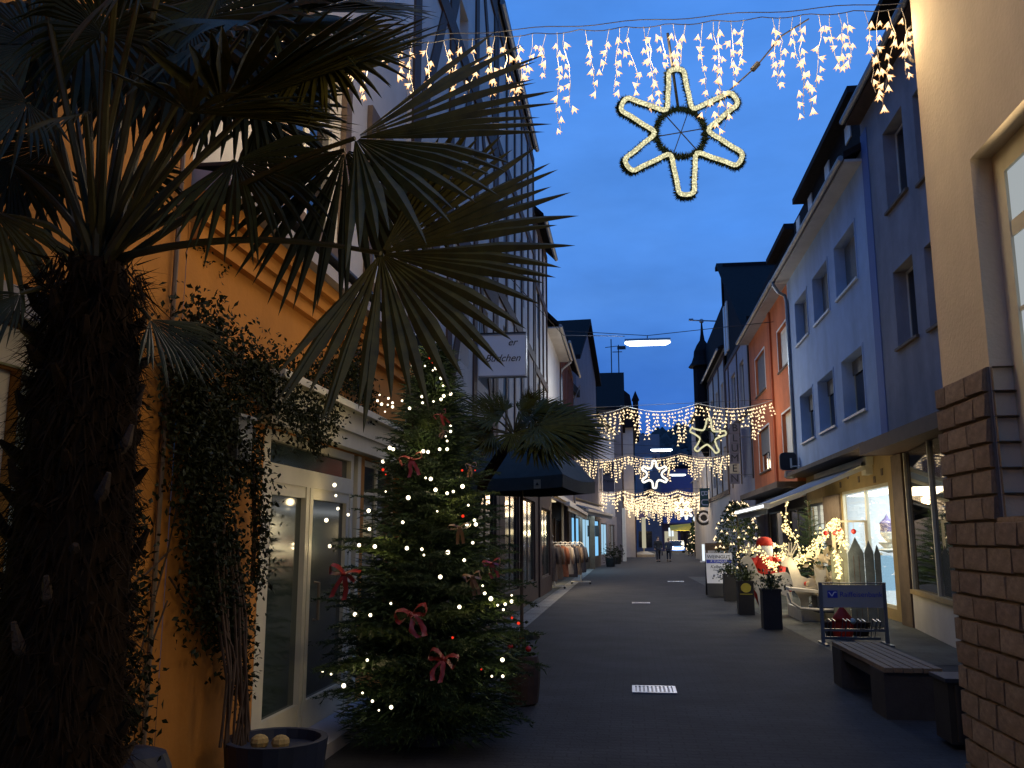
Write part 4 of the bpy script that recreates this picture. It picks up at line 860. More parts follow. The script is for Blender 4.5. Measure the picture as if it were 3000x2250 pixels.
# ================================================================== PALMS
def fan_mesh(mb, H, a, nrm, Rd, span, n, rb, split=.62, droop=.28, cup=.25):
    """costapalmate fan: folded segments joined near the hub, free drooping tips"""
    a = a.normalized(); nrm = (nrm - a * nrm.dot(a)).normalized(); s = nrm.cross(a); dth = span / n
    for k in range(n):
        th = -span / 2 + dth * (k + .5); d = a * math.cos(th) + s * math.sin(th); p = nrm.cross(d)
        L = Rd * (.80 + .20 * math.cos(th * .8)) * rb.uniform(.90, 1.05); prev = None; hw = Rd * split * math.tan(dth / 2) * 1.12
        tipd = droop * rb.uniform(.6, 1.5); tw = rb.uniform(-.05, .05)
        for t in (.03, .30, .62, .74, .86, .95, 1.0):
            r = t * L; w = hw * (t / split) if t <= split else hw * (1.0 - (t - split) / (1 - split)) ** .75
            dr = -tipd * max(0, t - .40) ** 2 * L * 1.5
            q = H + d * r + nrm * (cup * Rd * t * t * .35) + Vector((0, 0, dr)) + p * tw * t * L
            f = w * .55
            row = (q - p * w, q + nrm * f, q + p * w)
            if prev:
                mb.quad(prev[0], row[0], row[1], prev[1]); mb.quad(prev[1], row[1], row[2], prev[2])
            prev = row
def frond(par, crown, H, T, nrm, span, n, rb, m=M_palm, droop=.28, cup=.25, bow=.12, Rd=None, pr=.011):
    H, T, crown = Vector(H), Vector(T), Vector(crown); a = T - H; L = (H - crown).length
    mid = (crown + H) / 2 + Vector((0, 0, bow * L)); pts = [crown * (1 - t) ** 2 + mid * 2 * t * (1 - t) + H * t * t for t in [k / 8 for k in range(9)]]
    f = MB().tube(pts, [pr * (1.5 - .8 * k / 8) for k in range(9)], 6).build('frond', M_stem, par)
    mb = MB(); fan_mesh(mb, H, a, Vector(nrm), Rd or a.length, span, n, rb, droop=droop, cup=cup); mb.build('leaf_blade', m, f); return f
rp = random.Random(21)
CR = at(290, 770, 3.0); TB = Vector((CR.x - .02, 3.0, 0))
PALM = thing('fan_palm', 'large fan palm with shaggy brown trunk in the left foreground', 'palm', (TB.x, TB.y, 0))
tk = MB().tube([TB + Vector((0, 0, .3)), TB + Vector((.0, 0, 1.0)), TB + Vector((.01, 0, 1.7)), TB + Vector((.02, 0, 2.25)), CR], [.235, .22, .195, .17, .09], 14)
for i in range(11000):
    z = rp.uniform(.3, 2.62); a = rp.uniform(0, 2 * PI); r = .235 - .055 * z / 2.6; d = Vector((math.cos(a), math.sin(a), 0)); p = TB + Vector((0, 0, z)) + d * r * rp.uniform(.85, 1.0)
    q = p + d * rp.uniform(.01, .085) + Vector((rp.gauss(0, .03), rp.gauss(0, .03), rp.uniform(-.17, .05))); s = Vector((-d.y, d.x, rp.uniform(-.5, .5))) * rp.uniform(.003, .008)
    tk.tri(p + s, p - s, q)
tk.build('trunk', M_fibre, PALM)
st0 = []
for i in range(95):
    z = .45 + 2.0 * (i / 95); a = i * 2.399; d = Vector((math.cos(a), math.sin(a), 0)); r = .20 - .045 * z / 2.6; p = TB + Vector((0, 0, z)) + d * r
    k = rp.uniform(.05, .12); b = MB().tube([p - d * .02, p + d * k * .45 + Vector((0, 0, k * .5)), p + d * k * rp.uniform(.6, .95) + Vector((0, 0, rp.uniform(.7, 1.4) * k))], [.030, .022, .009], 5).build('leaf_stub', M_fibre if i % 4 else M_bark, PALM)
def cpx(px, py, D): return at(px, py, D)
TOCAM = Vector((.2, -1, .15))
FR = [  # hub px, D, tip px, D, normal, span deg, segments, droop, dark?
    ((1115, 742, 2.62), (1625, 890, 2.45), (.1, -1, .25), 200, 36, .10, 0),
    ((1040, 405, 2.75), (1610, 400, 2.55), (.0, -1, .55), 130, 26, .12, 0),
    ((650, 310, 2.7), (1245, 60, 2.40), (-.35, -.40, 1), 120, 26, .06, 0),
    ((690, 470, 2.95), (930, 620, 2.85), (.3, -1, .5), 170, 30, .5, 1),
    ((1010, 440, 2.95), (980, 880, 2.95), (0, -1, -.1), 150, 26, .25, 1),
    ((640, 120, 2.7), (1050, -60, 2.5), (.1, -.8, .8), 190, 36, .3, 1),
    ((420, -60, 2.6), (700, -300, 2.4), (.2, -.8, .6), 230, 40, .55, 1),
    ((300, 100, 2.8), (200, -200, 2.6), (0, -1, .3), 240, 40, .7, 1),
    ((100, 130, 2.8), (-220, 20, 2.7), (.1, -1, .4), 220, 38, .6, 1),
    ((480, 190, 3.25), (700, 60, 3.3), (0, -1, .4), 240, 38, .6, 1),
    ((160, 420, 3.2), (-100, 560, 3.2), (0, -1, .3), 210, 36, .45, 1),
    ((-20, 620, 2.9), (-200, 900, 2.8), (.3, -1, .2), 200, 34, .4, 0),
    ((60, 860, 2.8), (-140, 1010, 2.7), (.2, -.5, 1), 150, 30, .5, 1),
    ((440, 935, 3.05), (640, 1075, 3.1), (-.2, -.5, 1), 120, 26, .35, 1),
    ((400, 500, 3.35), (480, 640, 3.4), (.2, -1, .1), 150, 26, .4, 1),
    ((740, 60, 2.9), (1090, 110, 2.7), (0, -.6, 1), 170, 34, .35, 1),
    ((560, 330, 2.6), (900, 300, 2.35), (.05, -.25, 1), 120, 28, .15, 0),
    ((250, 330, 2.55), (80, 380, 2.4), (0, -.35, 1), 130, 28, .3, 0),
    ((560, 60, 3.1), (900, 170, 3.0), (0, -1, .2), 230, 34, .35, 1),
    ((250, 30, 2.9), (330, 330, 2.9), (.1, -1, .2), 230, 34, .3, 1),
    ((80, 300, 2.7), (-160, 420, 2.6), (.1, -1, .3), 200, 32, .35, 1),
    ((700, 150, 3.2), (1010, 330, 3.2), (.1, -1, .2), 200, 34, .3, 1),
    ((380, 150, 3.4), (420, 420, 3.4), (0, -1, .1), 220, 34, .3, 1),
    ((900, 30, 2.9), (1250, 20, 2.8), (0, -.5, 1), 150, 28, .2, 0),
    ((560, 210, 3.3), (860, 190, 3.3), (.1, -1, .2), 240, 34, .25, 1),
    ((200, 200, 3.3), (20, 60, 3.3), (.1, -1, .2), 240, 34, .3, 1),
    ((420, 40, 3.2), (560, 260, 3.2), (-.1, -1, .1), 230, 34, .25, 1),
    ((40, 40, 3.0), (160, 280, 3.0), (.1, -1, .1), 230, 34, .25, 1),
    ((760, 340, 3.3), (1040, 300, 3.3), (.1, -1, .2), 220, 34, .3, 1),
    ((640, -20, 3.1), (820, 230, 3.1), (.0, -1, .1), 220, 34, .25, 1),
    ((930, 150, 2.9), (1190, 200, 2.8), (.0, -1, .5), 170, 30, .3, 0),
    ((30, 480, 3.1), (-60, 760, 3.1), (.1, -1, .2), 200, 32, .35, 1),
]
for h, t, nn, sp, n, dr, dk_ in FR:
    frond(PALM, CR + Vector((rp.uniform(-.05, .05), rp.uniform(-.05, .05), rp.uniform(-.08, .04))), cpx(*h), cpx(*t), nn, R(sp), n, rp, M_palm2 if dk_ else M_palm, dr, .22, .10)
for (px, py, D) in ((345, -120, 2.45), (120, -60, 2.7), (500, -160, 2.8)):
    MB().tube([CR, (CR + at(px, py, D)) / 2 + Vector((0, -.02, .03)), at(px, py, D)], [.017, .013, .010], 6).build('petiole', M_stem, PALM)
tag(MB().lathe((TB.x, TB.y, 0), [(.30, 0), (.36, .02), (.40, .42), (.42, .44), (.42, .48), (.37, .48), (.36, .42)], 24, False).lathe((TB.x, TB.y, .40), [(.01, 0), (.36, 0)], 24, False).build('plant_pot', M_pot), 'large dark pot holding the shaggy palm at the orange wall', 'pot')

P2 = thing('small_fan_palm', 'smaller fan palm rising between the fir and the dark parasol', 'palm', (-1.75, 12.2, 0))
C2 = at(1505, 1275, 12.2); MB().tube([(C2.x - .80, 12.2, 0), (C2.x - .7, 12.2, 1.3), (C2.x - .42, 12.2, 2.4), C2], [.10, .09, .08, .07], 10).build('trunk', M_fibre, P2)
r2 = random.Random(4)
for (px, py, tx, ty, D) in ((1580, 1245, 1770, 1300, 12.0), (1560, 1215, 1730, 1250, 12.4), (1520, 1205, 1610, 1140, 12.1), (1480, 1205, 1440, 1140, 12.3), (1450, 1225, 1330, 1170, 12.0), (1430, 1255, 1310, 1250, 12.2), (1600, 1270, 1745, 1335, 11.8), (1450, 1280, 1340, 1330, 11.9), (1530, 1215, 1660, 1180, 12.6), (1620, 1255, 1790, 1270, 12.5), (1500, 1270, 1540, 1335, 11.7), (1560, 1240, 1800, 1245, 12.2), (1590, 1265, 1800, 1330, 12.0), (1470, 1215, 1380, 1150, 12.2), (1540, 1200, 1560, 1125, 12.3), (1560, 1270, 1700, 1345, 11.9), (1440, 1265, 1300, 1300, 12.0)):
    frond(P2, C2, at(px, py, D), at(tx, ty, D - .1), (r2.uniform(-.4, .4), -.5, .9), R(190), 40, r2, M_palm3, .12, .18, .08, pr=.013)
tag(MB().lathe((C2.x - .80, 12.2, 0), [(.28, 0), (.36, .45), (.39, .5), (.33, .5)], 18).build('plant_pot', M_pot), 'dark pot holding the smaller palm behind the fir', 'pot')

# ================================================================== CLIMBER ON THE ORANGE WALL
CV = thing('climbing_plant', 'dense leafy climber hanging over the orange wall and round the white door', 'plant', (-2.5, 6, 0))
rv = random.Random(8); lf = MB()
def px_path(pts, x): return [on_x(px, py, x) for px, py in pts]
def leaf(mb, p, L, rb, hang=.5):
    d = Vector((rb.gauss(.15, .6), rb.gauss(0, .8), rb.gauss(-hang, .6))).normalized(); s = d.cross(Vector((rb.gauss(0, 1), rb.gauss(0, 1), rb.gauss(0, 1)))).normalized(); n = s.cross(d) * L * .10
    w = L * rb.uniform(.20, .32); a, b, c, e = p, p + d * L * .45 + s * w + n, p + d * L, p + d * L * .45 - s * w + n
    m_ = p + d * L * .5; mb.quad(a, b, c, m_); mb.quad(a, m_, c, e)
paths = [([(585, 955), (640, 1000), (760, 1075), (840, 1110), (920, 1130), (980, 1080), (1075, 1030)], .17, 1500), ([(700, 1060), (790, 1150), (860, 1190), (930, 1215), (985, 1190)], .14, 900),
         ([(560, 990), (560, 1150), (575, 1330), (600, 1480), (610, 1660), (640, 1800)], .17, 1500), ([(640, 1560), (655, 1700), (680, 1850)], .10, 450), ([(730, 1180), (755, 1300), (768, 1430), (772, 1540), (765, 1700)], .055, 420),
         ([(910, 1180), (930, 1260), (935, 1310)], .06, 160), ([(660, 1120), (690, 1260), (720, 1400)], .09, 500), ([(380, 1450), (400, 1700), (390, 1950), (400, 2150)], .09, 420), ([(1000, 1060), (1060, 1110), (1095, 1180)], .12, 420), ([(640, 1450), (680, 1600), (700, 1800), (715, 2000)], .10, 700), ([(560, 1100), (600, 1250), (650, 1400)], .15, 700)]
for pts, w, n in paths:
    P = px_path(pts, -2.46); m = len(P) - 1
    MB().tube([p + Vector((-.06, 0, 0)) for p in P], [.016] * (m + 1), 5).build('stem', M_vstem, CV)
    for i in range(int(n * 2.6)):
        t = rv.random() * m; k = min(int(t), m - 1); p = P[k].lerp(P[k + 1], t - k); p = p + Vector((abs(rv.gauss(0, .07)) - .07, rv.gauss(0, w * .78), rv.gauss(0, w * .78) - .03)); leaf(lf, p, rv.uniform(.028, .055), rv)
tag(lf.build('foliage', M_vine, CV), kind='stuff')
for i in range(16):
    a = on_x(rv.uniform(640, 760), 2190, -2.38); b = on_x(rv.uniform(600, 720), rv.uniform(1500, 1800), -2.45)
    MB().tube([a, a.lerp(b, .35) + Vector((rv.uniform(-.03, .06), rv.uniform(-.06, .06), 0)), a.lerp(b, .7) + Vector((rv.uniform(-.03, .06), rv.uniform(-.06, .06), 0)), b], .009, 5).build('stem', M_vstem, CV)
for pts in ([(520, 1480), (490, 1620), (440, 1800), (400, 1960)], [(490, 1760), (450, 1870), (405, 2010), (380, 2050)], [(500, 1610), (430, 1680), (350, 1740)], [(495, 1690), (540, 1760), (600, 1800)], [(420, 1000), (500, 1130), (500, 1300)]):
    MB().tube(px_path(pts, -2.56), .006, 5).build('stem', M_vstem, CV)
sp_ = MB()
for (px, py) in ((582, 722), (610, 765), (650, 800), (600, 740), (668, 790)):
    for k in range(9): leaf(sp_, on_x(px + rv.gauss(0, 8), py + rv.gauss(0, 8), -2.585), .03, rv, .1)
tag(sp_.build('creeper_tuft', M_vine, CV), kind='stuff')
gb = thing('wall_box', 'grey metal wall box half hidden by the climber', 'box', on_x(690, 1290, -2.52)); c = on_x(690, 1285, -2.5)
MB().box(-2.6, -2.44, c.y - .10, c.y + .12, c.z - .14, c.z + .13).build('case', M_iron, gb); MB().box(-2.6, -2.42, c.y - .12, c.y + .14, c.z + .132, c.z + .15).build('lid', M_gutt, gb)
pc = at(770, 2245, 5.35); pp = thing('planter_bowl', 'wide dark planter at the foot of the climber with yellowish stones', 'planter', (pc.x, pc.y, 0))
zt = at(770, 2165, 5.4).z
MB().lathe((-2.15, 5.45, 0), [(.16, 0), (.26, .02), (.29, .22), (.31, zt), (.27, zt), (.26, zt - .06), (.02, zt - .06)], 22, False).build('bowl', M_potb, pp)
for px in (760, 822): c = at(px, 2185, 5.28); tag(MB().ball((c.x, c.y, zt + .01), .055, 9, 6, .8).build('stone', M_sand), ('left' if px < 800 else 'right') + ' yellowish round stone lying in the dark planter bowl', 'stone', 'stones in the planter bowl')
tag(MB().lathe((at(400, 2100, 4.3).x, 4.3, 0), [(.13, 0), (.16, .02), (.18, .50), (.15, .57), (.06, .60), (.01, .605)], 18).build('dark_urn', M_potb), 'dark blue rounded bin standing against the orange wall beside the palm', 'bin')

# ================================================================== CHRISTMAS FIR
FB = Vector((-1.62, 7.3, 0)); FH = at(1210, 970, 7.3).z
FT = thing('fir_tree', 'tall decorated Christmas fir in front of the white door', 'fir tree', FB)
MB().tube([FB + Vector((0, 0, .15)), FB + Vector((0, 0, 1.5)), FB + Vector((0, 0, FH - .15))], [.06, .04, .008], 8).build('trunk', M_bark, FT)
def fir_branch(seed, nd=1.5):
    rb = random.Random(seed); mb = MB(); segs = []
    main = [Vector((t, rb.gauss(0, .008), -.10 * t * t + .05 * math.sin(t * 3))) for t in [k / 10 for k in range(11)]]
    mb.tube(main, [.014 - .011 * k / 10 for k in range(11)], 4)
    segs.append((main, .032))
    for k in range(1, 10):
        for s in (-1, 1):
            L = (.42 - .032 * k) * rb.uniform(.75, 1.15); d = Vector((.72, s * rb.uniform(.55, .8), rb.uniform(-.12, .10))).normalized(); p = main[k]; tw = [p + d * L * u + Vector((0, 0, -.05 * u * u)) for u in (0, .33, .66, 1)]
            segs.append((tw, .030))
            if L > .22:
                for u in (1, 2):
                    for s2 in (-1, 1):
                        d2 = (d + Vector((-d.y, d.x, 0)) * s2 * .8).normalized(); segs.append(([tw[u] + d2 * L * .4 * q for q in (0, .5, 1)], .026))
    for pts, ln in segs:
        for i in range(len(pts) - 1):
            a, b = pts[i], pts[i + 1]; d = b - a; n = max(3, int(d.length / .0085 * nd))
            for j in range(n):
                p = a + d * ((j + rb.random()) / n); v = Vector((rb.gauss(0, .3), rb.gauss(0, 1), rb.gauss(.35, .7))); dn = d.normalized(); v = (v - dn * v.dot(dn)); 
                if v.length < .05: continue
                v = (v.normalized() + dn * .6).normalized(); s = dn.cross(v).normalized() * .0056; mb.tri(p - s, p + s, p + v * ln * rb.uniform(.7, 1.1))
    return mb
BR = [fir_branch(s).build('branch', M_fir if s % 3 else M_fir2, FT, world=False) for s in (1, 2, 3, 4)]
rf = random.Random(31); usedb = set(); NB = 296
def fir_r(z): u = max(0, min(1, (FH - z) / (FH - .2))); return (.06 + .98 * u ** .82) * (.62 + .38 * min(1, max(0, z / .75)))
for i in range(NB):
    u = (i + .5) / NB; z = .28 + (FH - .38) * (1 - (1 - u) ** 1.0) * 1.0; z = .14 + (FH - .28) * u ** 1.12 + rf.uniform(-.05, .05)
    a = i * 2.39996 + rf.uniform(-.3, .3); Rr = fir_r(z) * rf.uniform(.86, 1.16); pitch = R(8 + 32 * u) + rf.uniform(-.12, .12)
    k = i % 4; loc = Vector((0, 0, z - .05 * (1 - u))); rot = (rf.uniform(-.2, .2), -pitch, a); sc = max(.17, Rr)
    if k not in usedb: usedb.add(k); o = BR[k]; o.location = loc; o.rotation_euler = rot; o.scale = (sc,) * 3
    else: inst(BR[k], FT, loc, rot, sc)
core = MB()
for i in range(15000):
    z = .15 + (FH - .3) * rf.random() ** 1.35; r = fir_r(z) * rf.uniform(.15, .86); a = rf.uniform(0, 2 * PI); p = FB + Vector((r * math.cos(a), r * math.sin(a), z - .12 * r)); o_ = Vector((math.cos(a), math.sin(a), rf.uniform(-.5, .4))).normalized()
    s_ = o_.cross(Vector((rf.gauss(0, 1), rf.gauss(0, 1), rf.gauss(0, 1)))).normalized() * rf.uniform(.005, .010); L_ = rf.uniform(.05, .12); core.tri(p - s_, p + s_, p + o_ * L_)
tag(core.build('inner_foliage', M_fir, FT), kind='stuff')
MB().tube([FB + Vector((0, 0, FH - .3)), FB + Vector((0, 0, FH + .02))], [.012, .004], 5).build('leader', M_fir2, FT)
ts = thing('tree_stand', 'dark tub holding the decorated fir', 'tub', FB); MB().lathe(FB, [(.20, 0), (.22, .02), (.23, .16), (.21, .16), (.20, .14), (.02, .14)], 18, False).build('tub', M_pot, ts)
def on_fir(px, py, k=.93):
    """point of the fir's front surface seen at a photo pixel"""
    lo, hi = 5.6, 7.3
    for _ in range(40):
        m = (lo + hi) / 2; p = at(px, py, m); rr_ = math.hypot(p.x - FB.x, p.y - FB.y)
        if rr_ > fir_r(p.z) * k: lo = m
        else: hi = m
    return at(px, py, (lo + hi) / 2)
fx = thing('fairy_lights', 'warm white fairy lights wound through the decorated fir', 'fairy lights', FB)
fpx = [(1224, 970), (1153, 1022), (1150, 1036), (1262, 1038), (1208, 1070), (1245, 1072), (1274, 1062), (1278, 1078), (1268, 1085), (1292, 1108), (1298, 1130), (1320, 1154), (1300, 1160), (1292, 1170), (1270, 1176), (1236, 1162), (1112, 1157), (1106, 1174), (1118, 1184), (1138, 1167), (1136, 1186), (1150, 1180), (1150, 1192), (1128, 1206), (1178, 1174), (1200, 1196), (1238, 1180), (1320, 1248), (1320, 1264), (1306, 1278), (1310, 1292), (1310, 1316), (1288, 1316), (1240, 1322), (1254, 1324), (1142, 1312), (1152, 1316), (1122, 1352), (1247, 1400), (1262, 1403), (1355, 1425), (1276, 1435), (1196, 1458), (1328, 1440), (1310, 1445), (1372, 1480), (1281, 1498), (1390, 1524), (1394, 1536), (1368, 1536), (1080, 1496), (1082, 1550), (966, 1600), (1098, 1601), (1192, 1606), (1236, 1609), (1312, 1618), (1360, 1641), (980, 1421), (984, 1452), (990, 1490), (956, 1524), (1145, 1768), (1414, 1716), (1420, 1738), (1438, 1754), (1458, 1773), (1480, 1770), (1499, 1744), (1499, 1762), (1475, 1786), (1346, 1778), (1076, 1934), (874, 1926), (945, 1968), (970, 1975), (1007, 2009), (1062, 2030), (1091, 2054), (1110, 2081), (1146, 2072), (1472, 1933), (1441, 1981), (1473, 1981), (1385, 1590), (1290, 1690), (1040, 1800), (1085, 1802), (1242, 1626), (1052, 1597), (1020, 1508), (1130, 1440), (1180, 1530)]
fbp = MB().ball((0, 0, 0), 1, 8, 6).build('bulb', E_fairy, fx, world=False); rz = random.Random(6)
for i, (px, py) in enumerate(fpx):
    q = on_fir(px, py, 1.02) - FB; s = rz.choice((.0075, .010, .0125, .015)) * rz.uniform(.9, 1.15)
    if i == 0: fbp.location = q; fbp.scale = (s,) * 3
    else: inst(fbp, fx, q, None, s)
for px, py, pw in ((1140, 1175, 1.2), (1290, 1130, 1.0), (1240, 1300, 1.4), (1320, 1440, 1.0), (1100, 1600, 1.4), (1380, 1540, .9), (1460, 1760, 1.3), (960, 1600, .8), (1050, 2000, 1.1), (1460, 1950, .9), (1220, 1030, .8), (985, 1470, .6)):
    light('POINT', 'bulb_light', on_fir(px, py, 1.0), pw * 1.15, (1, .76, .40), fx, .03)
rdp = inst(fbp, None, None, None, None, 'red_bulb'); rdp.data = fbp.data.copy(); rdp.data.materials[0] = E_red; rdp.parent = fx
for i, (px, py) in enumerate(((1254, 1022), (1268, 1062), (1260, 1048), (1392, 1378), (1354, 1378), (1122, 1376), (1130, 1390), (1500, 1810), (1519, 1826), (1410, 1961), (1326, 1868), (1356, 1512))):
    q = on_fir(px, py, 1.03) - FB
    if i == 0: rdp.location = q; rdp.scale = (.009,) * 3
    else: inst(rdp, fx, q, None, .006 + .003 * (i % 3))
def ribbon(mb, P, w, c, s):
    pts = []; N = len(P)
    for i in range(N - 1):
        p0, p1, p2, p3 = P[max(i - 1, 0)], P[i], P[i + 1], P[min(i + 2, N - 1)]
        for j in range(4):
            t = j / 4; pts.append(.5 * ((2 * p1) + (p2 - p0) * t + (2 * p0 - 5 * p1 + 4 * p2 - p3) * t * t + (3 * p1 - p0 - 3 * p2 + p3) * t ** 3))
    pts.append(P[-1]); n0 = len(mb.v)
    for k, p in enumerate(pts):
        f = 1 + .12 * math.sin(k * 1.7); mb.v += [tuple(c + (p - w * .8 * f) * s), tuple(c + (p + Vector((0, -.05, .02)) * math.sin(k)) * s), tuple(c + (p + w * f) * s)]
    for k in range(len(pts) - 1):
        a = n0 + 3 * k; mb.f += [(a, a + 3, a + 4, a + 1), (a + 1, a + 4, a + 5, a + 2)]
def bow(label, px, py, size, m, tilt=0, seed=0):
    c = on_fir(px, py, 1.06); rb = random.Random(seed); g = thing('ribbon_bow', label, 'bow', c, 'ribbon bows on the fir'); s = size
    V = Vector; tw = Matrix.Rotation(tilt + rb.uniform(-.7, .7), 3, 'Y') @ Matrix.Rotation(rb.uniform(-.7, .7), 3, 'Z') @ Matrix.Rotation(rb.uniform(-.5, .5), 3, 'X'); s *= .72
    for sg in (-1, 1):
        loop = [V((sg * .03, 0, 0)), V((sg * .45, -.18, .30)), V((sg * .95, -.12, .34)), V((sg * (1.0 + rb.uniform(-.25, .1)), -.02, .05 + rb.uniform(-.2, .1))), V((sg * .8, .02, -.18 + rb.uniform(-.2, .1))), V((sg * .35, -.05, -.10)), V((sg * .03, -.02, 0))]; mb = MB(); w = V((0, .26, .10))
        ribbon(mb, [tw @ p for p in loop], w, c, s); mb.build('loop', m, g, smooth=True)
        tl = [V((0, -.05, 0)), V((sg * .18, -.22, -.5)), V((sg * (.32 + rb.uniform(-.1, .1)), -.15, -1.0)), V((sg * (.30 + rb.uniform(-.2, .2)), -.25, -1.55))]; mb = MB(); w = V((.17, .03, .03))
        ribbon(mb, [tw @ p for p in tl], w, c, s); mb.build('tail', m, g, smooth=True)
    MB().ball(c + V((0, -.08, 0)) * s, .16 * s, 8, 6).build('knot', m, g)
for i, (lab, px, py, sz, m_) in enumerate([('dull gold and red bow highest on the fir under the palm leaf', 1215, 1040, .085, M_ribbon2), ('dark red bow in the upper right of the fir', 1290, 1215, .085, M_ribbon), ('pinkish bow just below the upper right dark red bow', 1298, 1262, .06, M_ribbon2), ('wide red bow at the middle of the upper fir', 1205, 1345, .13, M_ribbon), ('small bow on the right edge next to the dark parasol', 1380, 1365, .08, M_ribbon2), ('gold-brown cone-shaped bow on the right of the fir', 1345, 1545, .11, M_ribbon2), ('big red bow on the left of the fir by the door frame', 1008, 1680, .17, M_ribbon), ('gold bow with long tails low on the right of the fir', 1385, 1690, .12, M_ribbon2), ('large dull red bow in the dark centre of the fir', 1205, 1800, .17, M_ribbon), ('red and pale bow low in the front of the fir', 1300, 1930, .15, M_ribbon), ('red bow at the far right edge of the fir', 1440, 1650, .10, M_ribbon)]):
    bow(lab, px, py, sz, m_, (i % 5 - 2) * .14, i)
bc = on_z(1545, 2085); bx_ = thing('barrel', 'squat brown pot with red decoration beside the fir', 'pot', (-1.02, 9.1, 0))
MB().lathe((-1.10, 9.1, 0), [(.15, 0), (.18, .02), (.20, .2), (.205, .36), (.18, .46), (.16, .47), (.155, .42), (.02, .42)], 18, False).build('pot', M_barrel, bx_)
bl_ = MB(); rr2 = random.Random(12)
for i in range(120): leaf(bl_, Vector((-1.10 + rr2.gauss(0, .08), 9.1 + rr2.gauss(0, .08), .45 + abs(rr2.gauss(0, .10)))), .07, rr2, -.2)
tag(bl_.build('greenery', M_fir2, bx_), kind='stuff')
for k, (dx, dz) in enumerate(((-.08, .56), (.03, .64), (.10, .54))): tag(MB().ball((-1.10 + dx, 8.97, dz), .03, 10, 7).build('bauble', M_redball), ('left', 'top', 'right')[k] + ' small red bauble on the brown pot beside the fir', 'bauble', 'baubles on the brown pot')

# ================================================================== LEFT STREET THINGS
pa = thing('parasol', 'square dark teal market parasol with small yellow tag on its valance', 'parasol', (-1.78, 15.0, 0))
ang = R(-12); cs, sn_ = math.cos(ang), math.sin(ang); hw = 1.02
def pr_(x, y, z): return Vector((-1.78 + x * cs - y * sn_, 15.0 + x * sn_ + y * cs, z))
cor = [pr_(-hw, -hw, 2.60), pr_(hw, -hw, 2.60), pr_(hw, hw, 2.60), pr_(-hw, hw, 2.60)]; apx = pr_(0, 0, 3.30); cv = MB()
for k in range(4):
    a, b = cor[k], cor[(k + 1) % 4]; n = 6
    for i in range(n):
        for j in range(n):
            def g_(u, v):
                p = a.lerp(b, u).lerp(apx, v); p.z += .20 * math.sin(PI * v) - .05 * math.sin(PI * u) * (1 - v); return p
            cv.quad(g_(i / n, j / n), g_((i + 1) / n, j / n), g_((i + 1) / n, (j + 1) / n), g_(i / n, (j + 1) / n))
cv.build('canopy', M_navy, pa, smooth=True); vl = MB()
for k in range(4):
    a, b = cor[k], cor[(k + 1) % 4]; n = 6
    for i in range(n):
        p, q = a.lerp(b, i / n), a.lerp(b, (i + 1) / n); p.z -= .05 * math.sin(PI * i / n); q.z -= .05 * math.sin(PI * (i + 1) / n); dz = Vector((0, 0, -.20)); vl.quad(p, q, q + dz, p + dz)
vl.build('valance', M_navy, pa); MB().tube([(-1.78, 15, 0), (-1.78, 15, 3.34)], .03, 10).build('pole', M_timber2, pa); MB().lathe((-1.78, 15, 0), [(.30, 0), (.30, .08), (.05, .10)], 16).build('base', M_pot, pa)
for k in range(4): MB().bar(cor[k] + Vector((0, 0, -.02)), apx + Vector((0, 0, -.06)), .02).build('rib', M_timber2, pa)
tg = cor[0].lerp(cor[1], .80) + Vector((-.005, -.02, -.15)); ux = (cor[1] - cor[0]).normalized()
MB().obox(tg, ux * .055, Vector((-ux.y, ux.x, 0)) * .006, (0, 0, .07)).build('tag', M_awnc, pa); text('\u25b2', .06, tg + Vector((0, -.012, 0)), (PI / 2, 0, ang), M_print, pa)
bs = thing('hanging_sign', 'white box sign with script lettering hanging from the timber house', 'sign', (-2.2, 15.5, 4.6))
a, b = at(1397, 985, 15.5), at(1540, 1098, 15.5); MB().box(a.x, b.x, 15.5, 15.66, b.z, a.z).build('panel', M_signw, bs)
MB().box(a.x - .0, b.x + .012, 15.49, 15.67, b.z - .022, b.z - .001).box(b.x + .001, b.x + .012, 15.49, 15.67, b.z, a.z).box(a.x, b.x + .012, 15.49, 15.67, a.z + .001, a.z + .02).build('frame', M_gutt, bs)
mp_ = at(1470, 1050, 15.5); text('B\u00fcdchen', .185, (mp_.x + .01, 15.494, mp_.z), FACE_CAM, M_print, bs, .38)
mq = at(1500, 1003, 15.5); text('er', .185, (mq.x, 15.494, mq.z), FACE_CAM, M_print, bs, .38)
MB().bar((-2.6, 15.58, a.z + .06), (b.x, 15.58, a.z + .06), .03).build('bracket', M_black, bs)
# clothes rack of the shop at the timber houses
def garment(label, x, y, z0, z1, w, d, m, seed, grp='clothes on the rack'):
    rb = random.Random(seed); mb = MB(); n = 14
    prof = [(0.0, .25), (.06, .8), (.14, 1.0), (.5, .92), (.9, 1.08), (1.0, 1.04)]
    ring = []
    for t, k in prof:
        ring.append([(x + math.cos(2 * PI * i / n) * w * k * (1 + .08 * math.sin(3 * i + seed)), y + math.sin(2 * PI * i / n) * d * k, z1 - (z1 - z0) * t + rb.uniform(-.008, .008)) for i in range(n)])
    base = len(mb.v)
    for r_ in ring: mb.v += r_
    for i in range(len(ring) - 1):
        for k in range(n): mb.f.append((base + i * n + k, base + i * n + (k + 1) % n, base + (i + 1) * n + (k + 1) % n, base + (i + 1) * n + k))
    mb.f.append(tuple(base + k for k in range(n)))
    # sleeves
    for s in (-1, 1): mb.tube([(x + s * w * .85, y, z1 - .10), (x + s * w * 1.15, y - .03, z1 - .4), (x + s * w * 1.1, y - .05, z1 - .62)], [.07, .065, .05], 6)
    return tag(mb.build('garment', m, None, smooth=True), label, 'garment', grp)
